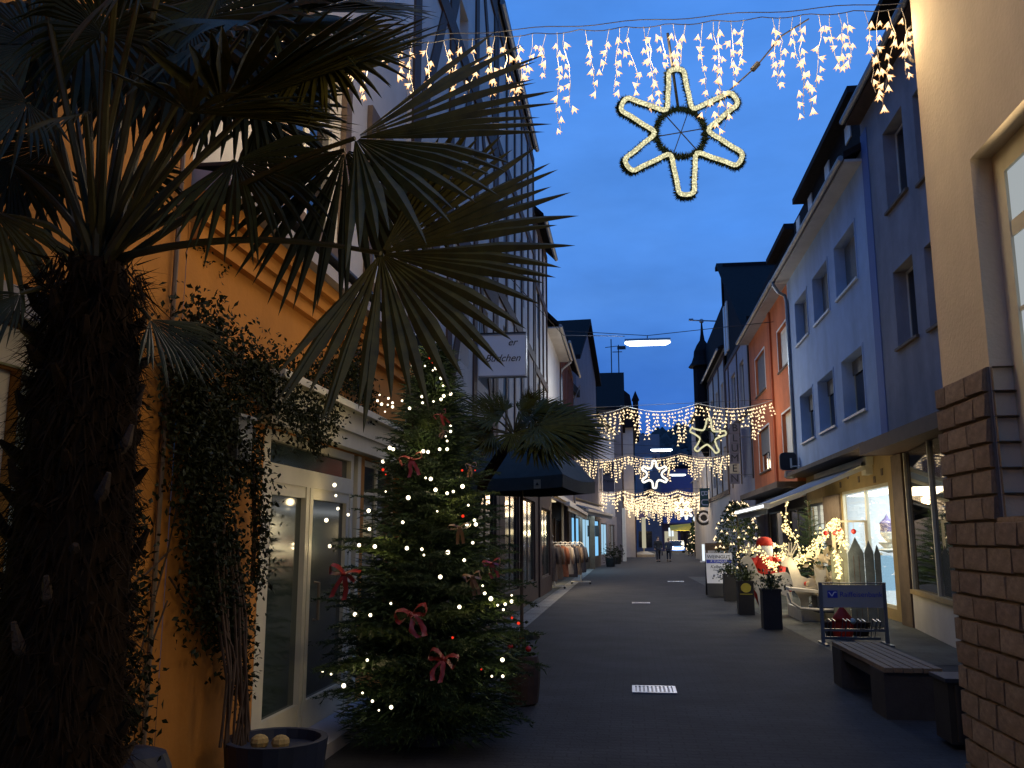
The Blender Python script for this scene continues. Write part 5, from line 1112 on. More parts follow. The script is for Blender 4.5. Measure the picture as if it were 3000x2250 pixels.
rk = thing('clothes_rack', 'white wheeled clothes rack on the pavement by the lit shop', 'rack', (-2.2, 31, 0))
ra, rb_ = Vector((-2.45, 29.8, 1.42)), Vector((-1.75, 33.0, 1.42)); MB().tube([ra - Vector((0, 0, 1.36)), ra, rb_, rb_ - Vector((0, 0, 1.36))], .018, 6).build('frame', M_wplush, rk)
for e_ in (ra, rb_):
    MB().bar(e_ + Vector((-.35, 0, -1.33)), e_ + Vector((.35, 0, -1.33)), .035).build('foot', M_wplush, rk)
    for s in (-1, 1): MB().ball(e_ + Vector((s * .33, 0, -1.38)), .04, 8, 6).build('wheel', M_rubber, rk)
for i, (t, m_, lab) in enumerate([(.04, M_garm1, 'brown long coat at the near end of the rack'), (.22, M_garm4, 'rust red knitted coat second on the rack'), (.40, M_garm2, 'beige wool jacket in the middle of the rack'), (.58, M_garm3, 'charcoal jacket past the beige one on the rack'), (.76, M_garm1, 'brown jacket next to last on the rack'), (.94, M_garm3, 'charcoal coat at the far end of the rack')]):
    p = ra.lerp(rb_, t); garment(lab, p.x, p.y, .30 + .06 * (i % 3), 1.40, .24, .11, m_, i)
    tag(MB().tube([p + Vector((-.18, 0, -.06)), p + Vector((-.1, 0, .05)), p + Vector((0, 0, .09)), p + Vector((.1, 0, .05)), p + Vector((.18, 0, -.06))], .016, 6).build('hanger', M_wplush), 'pale hanger on the rack %s' % ('holding the near brown coat', 'holding the rust coat', 'holding the beige jacket', 'holding the nearer charcoal jacket', 'holding the farther brown jacket', 'holding the far charcoal coat')[i], 'hanger', 'hangers on the clothes rack')
ft = thing('rabbit_figure', 'pale long-eared display head at the near end of the clothes rack', 'figure', (-2.35, 29.0, 0))
q = at(1612, 1590, 29.0); mb = MB().ball(q, .10, 10, 7)
for s in (-1, 1): mb.tube([q + Vector((s * .05, 0, .07)), q + Vector((s * .09, 0, .18)), q + Vector((s * .05, 0, .26))], [.03, .035, .015], 6)
mb.tube([(q.x, 29, .0), (q.x, 29, q.z - .05)], .03, 6); mb.build('head', M_garm2, ft)
garment('dark brown poncho on the stand below the pale long-eared head', q.x, 29.0, .28, q.z - .06, .22, .16, M_garm1, 30)
for i, (z, w) in enumerate(((2.35, .30), (2.0, .26), (1.75, .28))):
    tag(MB().box(-3.10, -3.04, 29.6 + i * .12, 29.6 + i * .12 + w, z - .14, z + .12).build('notice_board', M_garm2), ('upper', 'middle', 'lower')[i] + ' pale notice board on the shop wall above the clothes rack', 'board', 'notice boards by the clothes')
def awning(label, x0, x1, y0, y1, z0, z1, m, name='awning', arms=True, par=None):
    t = thing(name, label, 'awning', ((x0 + x1) / 2, (y0 + y1) / 2, z0)); n = Vector((0, 0, .03))
    MB().quad((x0, y0, z0), (x0, y1, z0), (x1, y1, z1), (x1, y0, z1)).quad((x0, y0, z0 - .02), (x0, y1, z0 - .02), (x1, y1, z1 - .02), (x1, y0, z1 - .02)).build('canvas', m, t)
    MB().box(x1 - .06, x1 + .06, y0 - .03, y1 + .03, z1 - .11, z1 + .02).build('front_rail', M_paintw, t)
    MB().box(x1 - .012, x1 + .012, y0, y1, z1 - .28, z1 - .112).build('valance', m, t)
    if arms:
        for y in (y0 + .10, (y0 + y1) / 2, y1 - .10): MB().bar((x0, y, z0 - .12), (x1, y, z1 - .07), .06, .07).build('arm', M_paintw, t)
    MB().box(min(x0, x0), x0 + .001 + .12 * (1 if x1 > x0 else 1), y0 - .05, y1 + .05, z0 - .03, z0 + .12).build('cassette', M_paintw, t)
    return t
awning('cream canvas awning sloping out over the clothes rack', -2.56, -1.95, 29.4, 42.5, 3.12, 2.80, M_awnc)
_a = awning('blue-grey awning above the cyan lit shop windows', -2.27, -1.45, 43.6, 54, 3.35, 3.05, M_awn); _a.rotation_euler.z = -R(5.5)
po = thing('timber_post', 'round brown timber post with black lamp boxes in front of the cyan windows', 'post', (-2.0, 50, 0))
MB().box(-2.12, -1.86, 49.8, 50.1, 0, 3.0).build('post', M_timber2, po)
for s in (-1, 1): MB().box(-1.99 + s * .27 - .12, -1.99 + s * .27 + .12, 49.85, 50.05, 1.75, 2.35).build('lamp_box', M_black, po)
for i, (px, y) in enumerate(((1783, 54), (1790, 60))):
    c = on_z(px, 1660 - i * 8); g = MB(); rbb = random.Random(i)
    t = thing('shrub_tub', ('leafy shrub tub on the left pavement before the white corner pier', 'second leafy shrub tub farther along the left pavement')[i], 'plant', (-1.1 + .3 * i, y, 0))
    MB().lathe((-1.1 + .3 * i, y, 0), [(.25, 0), (.32, .5)], 12).build('tub', M_pot, t); 
    for k in range(220): leaf(g, Vector((-1.1 + .3 * i + rbb.gauss(0, .22), y + rbb.gauss(0, .2), .75 + rbb.gauss(0, .25))), .14, rbb, 0)
    tag(g.build('foliage', M_vine, t), kind='stuff')
bp = thing('column_banner', 'pale lit banner column beside the people', 'banner', (.9, 84, 0)); p = at(1886, 1575, 84); MB().box(p.x - .16, p.x + .2, 83.9, 84.1, .8, 3.6).build('banner', MATS['lit_banner'], bp); MB().lathe((p.x, 84, 0), [(1.0, 0), (1.0, .25), (.3, .5)], 14).box(p.x - .05, p.x + .05, 83.95, 84.05, .5, .8).build('base', M_awnc, bp)
for k, (px, py, w, h, m_, lab) in enumerate([(1898, 1508, .5, .5, M_signw, 'small white projecting sign high on the far left house'), (1868, 1480, .9, .55, M_print, 'dark round emblem sign on the far left house'), (1884, 1510, .8, .6, M_purple, 'violet shop sign below the dark emblem on the left')]):
    p = at(px, py, 86); tag(MB().box(p.x - w / 2, p.x + w / 2, 85.9, 86.1, p.z - h / 2, p.z + h / 2).build('shop_sign', m_), lab, 'sign')
sg = thing('shop_sign', 'grey-violet board with three lines of script on the left houses', 'sign', (-2.0, 55, 5)); a, b = at(1765, 1352, 55), at(1800, 1440, 55)
MB().box(a.x, b.x, 55.1, 55.25, b.z, a.z).build('panel', M_mauve, sg)
for k, w in enumerate(('Andre', 'Lotto', 'Presse')): text(w, .28, ((a.x + b.x) / 2, 55.09, a.z - .35 - .42 * k), FACE_CAM, M_print, sg, .3)

# ================================================================== RIGHT STREET THINGS
aw = thing('shop_awning', 'long blue-grey awning with lit white front rail over the gift shop', 'awning', (4, 22.7, 2.6))
x0, x1, y0, y1, z0, z1 = 5.22, 3.0, 20.0, 25.3, 3.28, 2.36
cvs = MB()
for i in range(8):
    a, b = i / 8, (i + 1) / 8; f_ = lambda t: (x0 + (x1 - x0) * t, z0 + (z1 - z0) * t - .05 * math.sin(PI * t))
    (xa, za), (xb_, zb_) = f_(a), f_(b); cvs.quad((xa, y0, za), (xa, y1, za), (xb_, y1, zb_), (xb_, y0, zb_))
cvs.build('canvas', M_awn, aw, smooth=True)
MB().box(x1 - .07, x1 + .05, y0 - .03, y1 + .03, z1 - .10, z1 + .02).build('front_rail', M_paintw, aw)
for y in (y0 + .05, 22.6, y1 - .1): MB().bar((x0, y, z0 - .10), (x1 + .05, y, z1 - .06), .07, .08).build('arm', M_creamp, aw)
MB().box(5.1, 5.245, y0 - .1, y1 + .1, 3.18, 3.36).build('cassette', M_creamp, aw)
MB().box(x1 - .02, x1 + .0, y0, y1, z1 - .22, z1 - .102).build('valance', M_awn, aw)
MB().box(x1 - .085, x1 - .072, y0 + .05, y1 - .05, z1 - .07, z1 - .02).build('rail_glow', E_strip, aw)  # glow put on the rail so that it looks brightly lit
a2 = awning('second narrower awning with lit rail beyond the gift shop awning', 5.3, 3.9, 27.6, 35.5, 3.05, 2.55, M_awn)
MB().box(3.82, 3.835, 27.7, 35.4, 2.46, 2.53).build('rail_glow', E_strip, a2)  # same added glow on the second rail, not a lamp
light('AREA', 'awning_lamp', (4.5, 22.6, 2.72), 95, (1.0, .84, .56), aw, .8, 4.5)
bx2 = thing('projecting_sign', 'black rounded box sign on a white bracket at the corner of the blue house', 'sign', (4.5, 26.9, 3.7))
c = at(2308, 1352, 26.9); pl = []
for k in range(24):
    t = 2 * PI * k / 24; ex = lambda v: math.copysign(abs(v) ** .45, v); pl.append((c.x + .24 * ex(math.cos(t)), 26.8, c.z + .26 * ex(math.sin(t))))
MB().prism(pl, (0, 0, 0), (0, .16, 0)).build('panel', M_black, bx2)
MB().tube([(c.x + .06, 26.75, c.z - .16), (c.x + .35, 26.75, c.z - .14), (5.0, 26.78, c.z - .14)], .022, 6).tube([(c.x + .06, 26.74, c.z - .2), (c.x + .06, 26.74, c.z + .08)], .03, 6).build('bracket', M_paintw, bx2)
MB().lathe((c.x + .05, 26.9, c.z - .5), [(.13, 0), (.17, .05), (.16, .22)], 10).build('lamp_shade', M_gutt, bx2)

# --- planters
def planter(label, px, py, w, h, seed, emblem=False, leafy=260, lm=M_box):
    p = on_z(px, py); t = thing('tall_planter', label, 'planter', (p.x, p.y, 0), 'tall anthracite planters in front of the gift shop')
    a = w / 2; MB().box(p.x - a, p.x + a, p.y - a, p.y + a, 0, h).build('box', M_pot, t)
    MB().box(p.x - a - .012, p.x + a + .012, p.y - a - .012, p.y - a + .02, h - .03, h + .012).box(p.x - a - .012, p.x + a + .012, p.y + a - .02, p.y + a + .012, h - .03, h + .012).box(p.x - a - .012, p.x - a + .02, p.y - a + .021, p.y + a - .021, h - .03, h + .012).box(p.x + a - .02, p.x + a + .012, p.y - a + .021, p.y + a - .021, h - .03, h + .012).build('rim', M_pot, t)
    rb = random.Random(seed); mb = MB()
    for k in range(leafy):
        u = rb.uniform(0, 2 * PI); rr = abs(rb.gauss(0, .14)); zz = h + .02 + abs(rb.gauss(0, .15)) * (1.1 - rr); leaf(mb, Vector((p.x + rr * math.cos(u) * 1.15, p.y + rr * math.sin(u), zz)), rb.uniform(.05, .095), rb, -.1)
    for k in range(9): u = rb.uniform(0, 6); mb.tube([(p.x, p.y, h - .02), (p.x + .12 * math.cos(u), p.y + .12 * math.sin(u), h + .28)], .005, 4)
    tag(mb.build('foliage', lm, t), kind='stuff')
    if emblem:
        f = MB(); pts = [(p.x + .10 * (1 + .12 * abs(math.sin(k * PI / 2.3))) * math.cos(2 * PI * k / 22), p.y - a - .012, h - .13 + .10 * math.sin(2 * PI * k / 22)) for k in range(22)]
        f.prism(pts, (0, 0, 0), (0, .008, 0)); f.box(p.x - .13, p.x + .13, p.y - a - .012, p.y - a - .004, h - .27, h - .255); f.build('emblem', M_yellow, t)
    return t
planter('nearest and tallest looking planter with broad leafy shrub', 2262, 1842, .33, .70, 1, False, 330)
planter('middle planter with round yellow emblem on its front', 2186, 1800, .33, .70, 2, True)
planter('farthest planter standing beside the wine advertising board', 2140, 1760, .32, .68, 3, False, 300)
# --- A-boards
ab = thing('wine_board', 'white pavement board with WEINGUT heading and blue band', 'sign board', (2.36, 26.2, 0))
c = on_z(2113, 1750); bw = .37
def tilt(x, z, off=0): return Vector((c.x + x, c.y + .30 * z / 1.2 + off, z))
def panel(x0, x1, z0, z1, th, off): return MB().prism([tilt(x0, z0, off), tilt(x1, z0, off), tilt(x1, z1, off), tilt(x0, z1, off)], (0, 0, 0), (0, th, 0))
panel(-bw, bw, .02, 1.22, .03, 0).build('board', M_pot, ab); panel(-bw + .004, bw - .004, .38, 1.215, .006, -.008).build('poster', M_signw, ab); panel(-bw + .02, bw - .02, .93, 1.03, .004, -.014).build('band', M_signblue, ab)
tl_ = (PI / 2 - math.atan(.25), 0, 0)
def lettr(s, size, x, z, m, sh=0, xs=1): q = tilt(x, z, -.017); return text(s, size, q, tl_, m, ab, sh, xs=xs, ext=.001)
lettr('WEINGUT', .135, 0, 1.105, M_print, 0, 1.05); lettr('P. KLINGLER', .085, 0, .98, M_signw); lettr('Kalbenthal', .13, .02, .83, M_print, .35); lettr('Gutsausschank', .06, 0, .74, M_print, .2)
vin = MB(); rb3 = random.Random(3)
for k in range(26): q = tilt(rb3.gauss(.03, .12), rb3.gauss(.58, .06), -.012); vin.ball(q, rb3.uniform(.012, .03), 6, 4)
vin.build('drawing', M_iron, ab)
MB().prism([(c.x - bw, c.y + .62, .02), (c.x + bw, c.y + .62, .02), (c.x + bw, c.y + .34, 1.22), (c.x - bw, c.y + .34, 1.22)], (0, 0, 0), (0, .03, 0)).build('rear_leaf', M_pot, ab)
ar = thing('arrow_board', 'brown wooden board with black arrow above the wine board', 'sign board', (2.5, 27.4, 0)); a, b = at(2066, 1591, 27.4), at(2135, 1608, 27.4)
MB().box(a.x, b.x, 27.4, 27.44, b.z - .05, a.z).build('panel', M_timber2, ar); MB().box(a.x + .02, a.x + .07, 27.405, 27.45, 0, b.z - .052).box(b.x - .07, b.x - .02, 27.405, 27.45, 0, b.z - .052).build('leg', M_timber2, ar)
zz = (a.z + b.z) / 2; MB().box(a.x + .15, b.x - .2, 27.388, 27.398, zz - .012, zz + .012).prism([(b.x - .2, 27.388, zz - .05), (b.x - .08, 27.388, zz), (b.x - .2, 27.388, zz + .05)], (0, 0, 0), (0, .01, 0)).build('arrow', M_print, ar)
p = on_z(2062, 1647); ll = thing('light_board', 'narrow bright white lit board edge left of the wine board', 'sign board', (p.x, p.y, 0)); MB().box(p.x - .09, p.x + .09, p.y, p.y + .1, .1, 1.25).build('panel', E_screen, ll); MB().box(p.x - .25, p.x + .25, p.y - .05, p.y + .15, 0, .098).build('foot', M_signw, ll)

# --- lit shrub and small tree
def light_mound(name, label, cat, base, h, prof, n, seed, size, power, mfol=None, col=(1, .78, .42), m=E_fairyy, shape=None):
    t = thing(name, label, cat, base); rb = random.Random(seed); b = star_bulb(size, size * 1.5); mb = MB()
    for k in range(n):
        z = h * rb.random() ** .9; r = prof(z / h); u = rb.uniform(PI, 2 * PI) if rb.random() < .8 else rb.uniform(0, PI); q = Vector(base) + Vector((r * math.cos(u), r * math.sin(u) * .8, z)); n0 = len(mb.v)
        mb.v += [(q.x + v[0], q.y + v[1], q.z + v[2]) for v in b.v]; mb.f += [tuple(n0 + j for j in f) for f in b.f]
    tag(mb.build('bulbs', m, t), kind='stuff')
    light('POINT', 'bulb_light', Vector(base) + Vector((0, -.5, h * .6)), power, col, t, .3)
    return t
# big conifer with bell lights
bt = Vector((3.25, 27.6, 0)); bsh = thing('potted_conifer', 'rounded conifer behind the wine board wrapped in warm bell lights', 'conifer', bt); g = MB(); rb4 = random.Random(14)
cprof = lambda u: .12 + .62 * math.sin(PI * min(1, .18 + .75 * u)) ** 1.1
for k in range(2600): z = .35 + 2.35 * rb4.random(); r = cprof(z / 2.7) * rb4.uniform(.55, 1.0); u = rb4.uniform(0, 2 * PI); leaf(g, bt + Vector((r * math.cos(u), r * math.sin(u), z)), rb4.uniform(.07, .14), rb4, -.2)
tag(g.build('crown', M_fir, bsh), kind='stuff'); MB().lathe(bt, [(.28, 0), (.34, .4)], 14).build('tub', M_pot, bsh); MB().tube([bt, bt + Vector((0, 0, 2.3))], [.05, .02], 6).build('trunk', M_bark, bsh)
light_mound('bell_lights', 'warm bell-shaped lights draped on the rounded conifer', 'fairy lights', bt + Vector((0, 0, .45)), 2.3, lambda u: cprof(.17 + .83 * u) * 1.05, 95, 5, .050, 14, m=E_bulb_far)
# decorated fir by the shop door
ft2 = Vector((4.35, 22.6, 0)); f2h = at(2302, 1456, 22.6).z; fir2 = thing('small_fir_tree', 'small dark fir with spiral lights standing in front of the shop window', 'fir tree', ft2); usedb = []
MB().tube([ft2, ft2 + Vector((0, 0, f2h - .1))], [.04, .008], 6).build('trunk', M_bark, fir2)
for i in range(70):
    u = (i + .5) / 70; z = .55 + (f2h - .65) * u ** 1.1; s_ = max(.12, .85 * (1 - u) ** .9 + .08) * rf.uniform(.8, 1.2)
    o = inst(BR[i % 4], fir2, (0, 0, z), (rf.uniform(-.2, .2), -R(5 + 30 * u), i * 2.4), s_)
# light garland draped over reindeer, rising to the white post and down again
def garland(label, pts, n, size, power, seed, m=E_fairyy, jit=.05):
    P = [Vector(p) for p in pts]; t = thing('light_garland', label, 'fairy lights', P[len(P) // 2], 'garlands of lights in the shop display'); rb = random.Random(seed); b = star_bulb(size, size * 1.5); mb = MB(); cm = MB().tube(P, .008, 4); cm.build('cable', M_wcable, t)
    for k in range(n):
        u = rb.random() * (len(P) - 1); i = min(int(u), len(P) - 2); q = P[i].lerp(P[i + 1], u - i) + Vector((rb.gauss(0, jit), rb.gauss(0, jit), rb.gauss(0, jit))); n0 = len(mb.v); s = rb.uniform(.7, 1.25)
        mb.v += [(q.x + v[0] * s, q.y + v[1] * s, q.z + v[2] * s) for v in b.v]; mb.f += [tuple(n0 + j for j in f) for f in b.f]
    tag(mb.build('bulbs', m, t), kind='stuff')
    k = max(1, len(P) // 3)
    for p in P[::k]: light('POINT', 'bulb_light', p + Vector((0, -.25, 0)), power * 1.2, (1, .80, .46), t, .15)
    return t
garland('garland over the antlers and neck of the front reindeer at the left', [at(2172, 1618, 20.6), at(2200, 1606, 20.6), at(2225, 1612, 20.6), at(2240, 1632, 20.5), at(2262, 1655, 20.4), at(2272, 1660, 20.4)], 101, .027, 3.0, 1)
garland('garland lying between the second reindeer and the white post', [at(2285, 1622, 18.9), at(2300, 1640, 18.9), at(2325, 1652, 18.7), at(2352, 1640, 18.6), at(2375, 1618, 18.5), at(2400, 1588, 18.4), at(2418, 1562, 18.3), at(2436, 1532, 18.2)], 229, .027, 3.4, 2)
garland('garland falling from the top of the white post to the pointed boards', [at(2440, 1525, 18.1), at(2452, 1538, 18.1), at(2460, 1565, 18.1), at(2466, 1590, 18.0), at(2476, 1612, 18.0)], 114, .027, 3.4, 3)
garland('short bright garland hanging in front of the pointed grey boards', [at(2446, 1618, 17.6), at(2456, 1632, 17.6), at(2452, 1655, 17.6), at(2462, 1672, 17.6), at(2456, 1690, 17.6)], 67, .026, 2.4, 4, jit=.03)
garland('string of bell lights running straight down the tip of the small fir', [at(2302, 1462, 21.9), at(2303, 1490, 21.9), at(2302, 1525, 21.9), at(2300, 1540, 21.9)], 35, .026, 2.0, 11, jit=.045)
garland('string of bell lights slanting down the right of the small fir', [at(2295, 1545, 21.8), at(2312, 1555, 21.8), at(2328, 1575, 21.8), at(2345, 1610, 21.7), at(2330, 1640, 21.7)], 56, .026, 3.0, 12, jit=.07)
garland('patch of bell lights low on the left of the small fir', [at(2268, 1600, 21.8), at(2290, 1598, 21.8), at(2305, 1592, 21.8)], 16, .03, 1.5, 13, jit=.04)
# white display frame with baubles
fr_ = thing('garland_stand', 'white square frame of posts and crossbar carrying lights and baubles', 'frame', (4.3, 18.2, 0))
pb = at(2442, 1740, 18.2); pt_ = at(2440, 1522, 18.2); MB().box(pt_.x - .03, pt_.x + .03, 18.2, 18.26, 0, pt_.z).build('post', M_creamp, fr_)
b2 = at(2535, 1527, 18.15); MB().box(pt_.x + .032, b2.x, 18.2, 18.25, b2.z - .02, b2.z + .02).build('crossbar', M_creamp, fr_); MB().box(b2.x + .001, b2.x + .05, 18.2, 18.25, 0, b2.z + .02).build('post', M_creamp, fr_)
for i, (px, py, l_) in enumerate(((2419, 1562, 'far left'), (2446, 1562, 'second'), (2461, 1553, 'third'), (2501, 1557, 'right hand dark red'))):
    c = at(px, py, 18.1); t = thing('bauble', l_ + ' red bauble hanging below the crossbar of the white frame', 'bauble', c, 'red baubles on the display frame'); MB().ball(c, .05, 10, 8).build('ball', M_redball, t); MB().tube([c + Vector((0, 0, .05)), Vector((c.x, c.y, b2.z))], .004, 4).build('thread', M_wcable, t)
# pointed boards
fence = thing('pointed_board_fence', 'row of weathered blue-grey boards sawn to points like little houses', 'fence', (4.4, 17.6, 0))
for (xa, xb, yt, ysh, m_) in ((2433, 2452, 1602, 1622, M_picket2), (2453, 2483, 1592, 1625, M_picket2), (2484, 2531, 1574, 1620, M_picket), (2532, 2560, 1583, 1618, M_picket), (2561, 2580, 1596, 1624, M_picket)):
    y = 17.72; a, b = at(xa, ysh, y), at(xb, ysh, y); tz = at((xa + xb) / 2, yt, y).z
    MB().prism([(a.x + .004, y, .0), (b.x - .004, y, .0), (b.x - .004, y, b.z), ((a.x + b.x) / 2, y, tz), (a.x + .004, y, a.z)], (0, 0, 0), (0, .03, 0)).build('board', m_, fence)
    w_ = b.x - a.x; n = max(1, int(w_ / .09))
    for k in range(1, n): x = a.x + w_ * k / n; MB().box(x - .004, x + .004, y - .004, y - .001, .05, b.z - .05).build('batten', M_timber, fence)
MB().box(at(2433, 1700, 17.77).x, at(2580, 1700, 17.77).x, 17.752, 17.80, .35, .43).build('rail', M_picket, fence)
# reindeer cut-outs
def reindeer(label, hx, hy, y, s, baub):
    """flat plywood reindeer seen side-on, facing left; outline in metres from the photo"""
    t = thing('plywood_reindeer', label, 'reindeer figure', (0, y, 0), 'white plywood reindeer')
    o = at(hx, hy, y); k = s
    body = [(0, 0), (.05, .07), (.16, .10), (.22, .02), (.27, -.10), (.34, -.30), (.46, -.36), (.75, -.30), (.92, -.28), (1.04, -.38), (1.10, -.58), (1.02, -.74), (1.04, -1.25), (.95, -1.25), (.90, -.85), (.72, -.76), (.46, -.74), (.44, -1.25), (.35, -1.25), (.30, -.80), (.20, -.62), (.14, -.30), (.10, -.12), (.0, -.10), (-.06, -.04)]
    zmin = o.z - 1.25 * k
    P3 = lambda q: (o.x + q[0] * k, y, max(.02, o.z + q[1] * (o.z - .02) / 1.25))
    MB().prism([P3(q) for q in body], (0, 0, 0), (0, .035, 0)).build('body', M_ply, t)
    an = MB()
    for sx in (0, .06):
        r0 = Vector((o.x + (.12 + sx) * k, y - .02 + sx, o.z + .09 * k)); 
        for d in ((-.10, .22), (.02, .28), (.14, .24)): an.bar(r0, r0 + Vector((d[0] * k, 0, d[1] * k)), .025, .02)
    an.build('antler', M_ply, t); ear = MB(); e0 = Vector((o.x + .18 * k, y - .015, o.z + .05 * k)); ear.prism([e0, e0 + Vector((.16 * k, 0, .09 * k)), e0 + Vector((.12 * k, 0, .0))], (0, 0, 0), (0, .02, 0)); ear.build('ear', M_ply, t)
    MB().ball((o.x - .05 * k, y - .03, o.z - .02 * k), .032 * k, 8, 6).build('nose', M_redball if not baub else M_black, t)
    for q in baub: MB().ball((o.x + q[0] * k, y - .04, o.z + q[1] * k), .045, 10, 7).build('bauble', M_redball, t)
    return t
reindeer('front white plywood reindeer at the left, red figure behind it', 2172, 1640, 20.3, 1.02, [(.98, -.62)])
reindeer('second white plywood reindeer drawing the sleigh with dark red baubles', 2292, 1645, 18.6, 1.02, [(.42, -.42), (.68, -.40)])
sl_ = thing('sleigh', 'white wooden sleigh with curved runner behind the second reindeer', 'sleigh', (4.2, 18.0, 0))
for yy in (17.9, 18.5):
    P = lambda px, py: at(px, py, yy)
    MB().tube([P(2308, 1735), P(2318, 1765), P(2345, 1782), P(2400, 1786), P(2460, 1787)], .03, 6).build('runner', M_ply, sl_)
MB().prism([at(2312, 1722, 17.95), at(2400, 1730, 17.95), at(2400, 1738, 17.95), at(2312, 1730, 17.95)], (0, 0, 0), (0, .6, 0)).build('shaft', M_ply, sl_)
MB().prism([at(2384, 1652, 18.2), at(2402, 1670, 18.2), at(2420, 1668, 18.2), at(2420, 1696, 18.2), at(2410, 1718, 18.2), at(2398, 1730, 18.2), at(2390, 1700, 18.2)], (0, 0, 0), (0, .04, 0)).build('side_board', M_ply, sl_)
MB().box(at(2392, 1730, 18).x, at(2440, 1730, 18).x, 18.0, 18.5, .22, .52).build('seat_box', M_potb, sl_)
tag(MB().box(3.35, 4.98, 18.65, 18.75, 0, .24).box(3.35, 3.45, 18.75, 20.2, 0, .24).build('low_wall', M_ply), 'low white board edging round the display floor', 'edging')
ds = thing('dried_bouquet', 'tall dried leaf arrangement beside the white post', 'bouquet', (4.2, 18.3, 0)); mb = MB(); rb5 = random.Random(2); c0 = at(2412, 1720, 18.35)
for k in range(70):
    a_ = rb5.uniform(0, 2 * PI); q = Vector((c0.x + rb5.gauss(0, .10), 18.35 + rb5.gauss(0, .05), rb5.uniform(.4, 1.35))); leaf(mb, q, rb5.uniform(.15, .28), rb5, .2)
mb.tube([(c0.x, 18.35, 0), (c0.x, 18.35, 1.2)], .012, 5); mb.build('leaves', M_awnc, ds)
# red-capped figure
rfg = thing('red_capped_figure', 'large plush figure with red cap, white face and red coat behind the front reindeer', 'figure', (3.2, 21.6, 0)); hc = at(2240, 1612, 21.6)
MB().lathe((hc.x, 21.6, hc.z - .20), [(.12, -.08), (.17, .02), (.19, .18), (.18, .31)], 16).build('head', M_wplush, rfg, smooth=True)
MB().lathe((hc.x, 21.6, hc.z + .105), [(.185, 0), (.182, .10), (.15, .17), (.05, .205)], 16).build('cap', M_red, rfg, smooth=True); MB().ball((hc.x + .19, 21.58, hc.z + .12), .06, 8, 6).build('pompom', M_wplush, rfg)
MB().lathe((hc.x - .02, 21.6, 0), [(.14, .02), (.26, .3), (.30, .75), (.26, 1.05), (.16, 1.28), (.10, hc.z - .19)], 16).build('coat', M_red, rfg, smooth=True)
for s in (-1, 1): MB().tube([(hc.x + s * .2, 21.55, 1.18), (hc.x + s * .36, 21.4, .98), (hc.x + s * .30, 21.25, .80)], [.09, .08, .07], 8).build('arm', M_red, rfg)
# bicycle stand with bank sign
bkx0, bkx1, bky = at(2403, 1720, 14.7).x, at(2589, 1720, 14.7).x, 14.7; zt_, zb_ = at(2403, 1713, 14.7).z, at(2403, 1779, 14.7).z
bk = thing('bicycle_stand', 'grey bicycle stand with blue lettered bank panel', 'bicycle stand', ((bkx0 + bkx1) / 2, bky, 0))
for x in (bkx0, bkx1): MB().box(x - .025, x + .025, bky - .025, bky + .025, 0, zt_ + .02).build('leg', M_iron, bk); MB().box(x - .03, x + .03, bky - .28, bky + .28, 0, .03).build('foot', M_iron, bk)
MB().box(bkx0 + .026, bkx1 - .026, bky - .012, bky + .012, zb_, zt_).build('panel', mat('grey_sign_panel', (.30, .30, .31), .4, .05, 3), bk); MB().box(bkx0 - .025, bkx1 + .025, bky - .03, bky + .03, zt_ + .021, zt_ + .04).build('top_rail', M_iron, bk)
lx = bkx0 + .10; lz = (zt_ + zb_) / 2 + .03; MB().box(lx, lx + .15, bky - .017, bky - .0125, lz - .055, lz + .055).build('emblem', M_signblue, bk)
e_ = MB(); e_.bar((lx + .02, bky - .021, lz + .03), (lx + .065, bky - .021, lz - .03), .014, .004, (0, 1, 0)).bar((lx + .065, bky - .021, lz - .03), (lx + .10, bky - .021, lz + .03), .014, .004, (0, 1, 0)).bar((lx + .10, bky - .021, lz + .03), (lx + .135, bky - .021, lz + .03), .014, .004, (0, 1, 0)); e_.build('emblem_mark', M_signw, bk)
text('Raiffeisenbank', .112, (lx + .18, bky - .015, lz - .005), FACE_CAM, M_signblue, bk, align='LEFT', ext=.002)
MB().box(bkx0 + .026, bkx1 - .026, bky - .02, bky + .02, .20, .24).box(bkx0 + .026, bkx1 - .026, bky + .26, bky + .30, .05, .09).build('lower_rail', M_iron, bk)
for i in range(4):
    x = bkx0 + .14 + i * (bkx1 - bkx0 - .28) / 3
    for dx in (-.03, .03): MB().tube([(x + dx, bky + .28, .09), (x + dx, bky + .1, .38), (x + dx, bky - .12, .36), (x + dx, bky - .02, .22)], .008, 5).build('wheel_holder', M_steel, bk)
gn = thing('garden_gnome', 'small red-cloaked gnome with white pompom sitting behind the bicycle stand', 'gnome', (0, 15.6, 0)); c = at(2468, 1822, 15.6)
MB().lathe((c.x, 15.6, c.z + .0), [(.17, 0), (.15, .08), (.08, .17), (.03, .24), (.01, .27)], 12).build('cap', M_red, gn, smooth=True); MB().ball((c.x - .01, 15.58, c.z + .28), .03, 8, 6).build('pompom', M_wplush, gn); MB().lathe((c.x, 15.6, 0), [(.14, 0), (.17, c.z * .5), (.17, c.z)], 12).build('body', M_red, gn); MB().ball((c.x + .14, 15.5, c.z + .02), .05, 8, 6).build('face', M_wplush, gn)
for i, (px, l_) in enumerate(((2440, 'left'), (2520, 'right'))):
    c = at(px, 1832, 16.0); tag(MB().lathe((c.x, 16.0, 0), [(.12, 0), (.17, .22), (.16, .24), (.13, .22)], 14).build('flower_pot', M_barrel), l_ + ' brown flower pot behind the bicycle stand', 'pot', 'flower pots behind the bicycle stand')
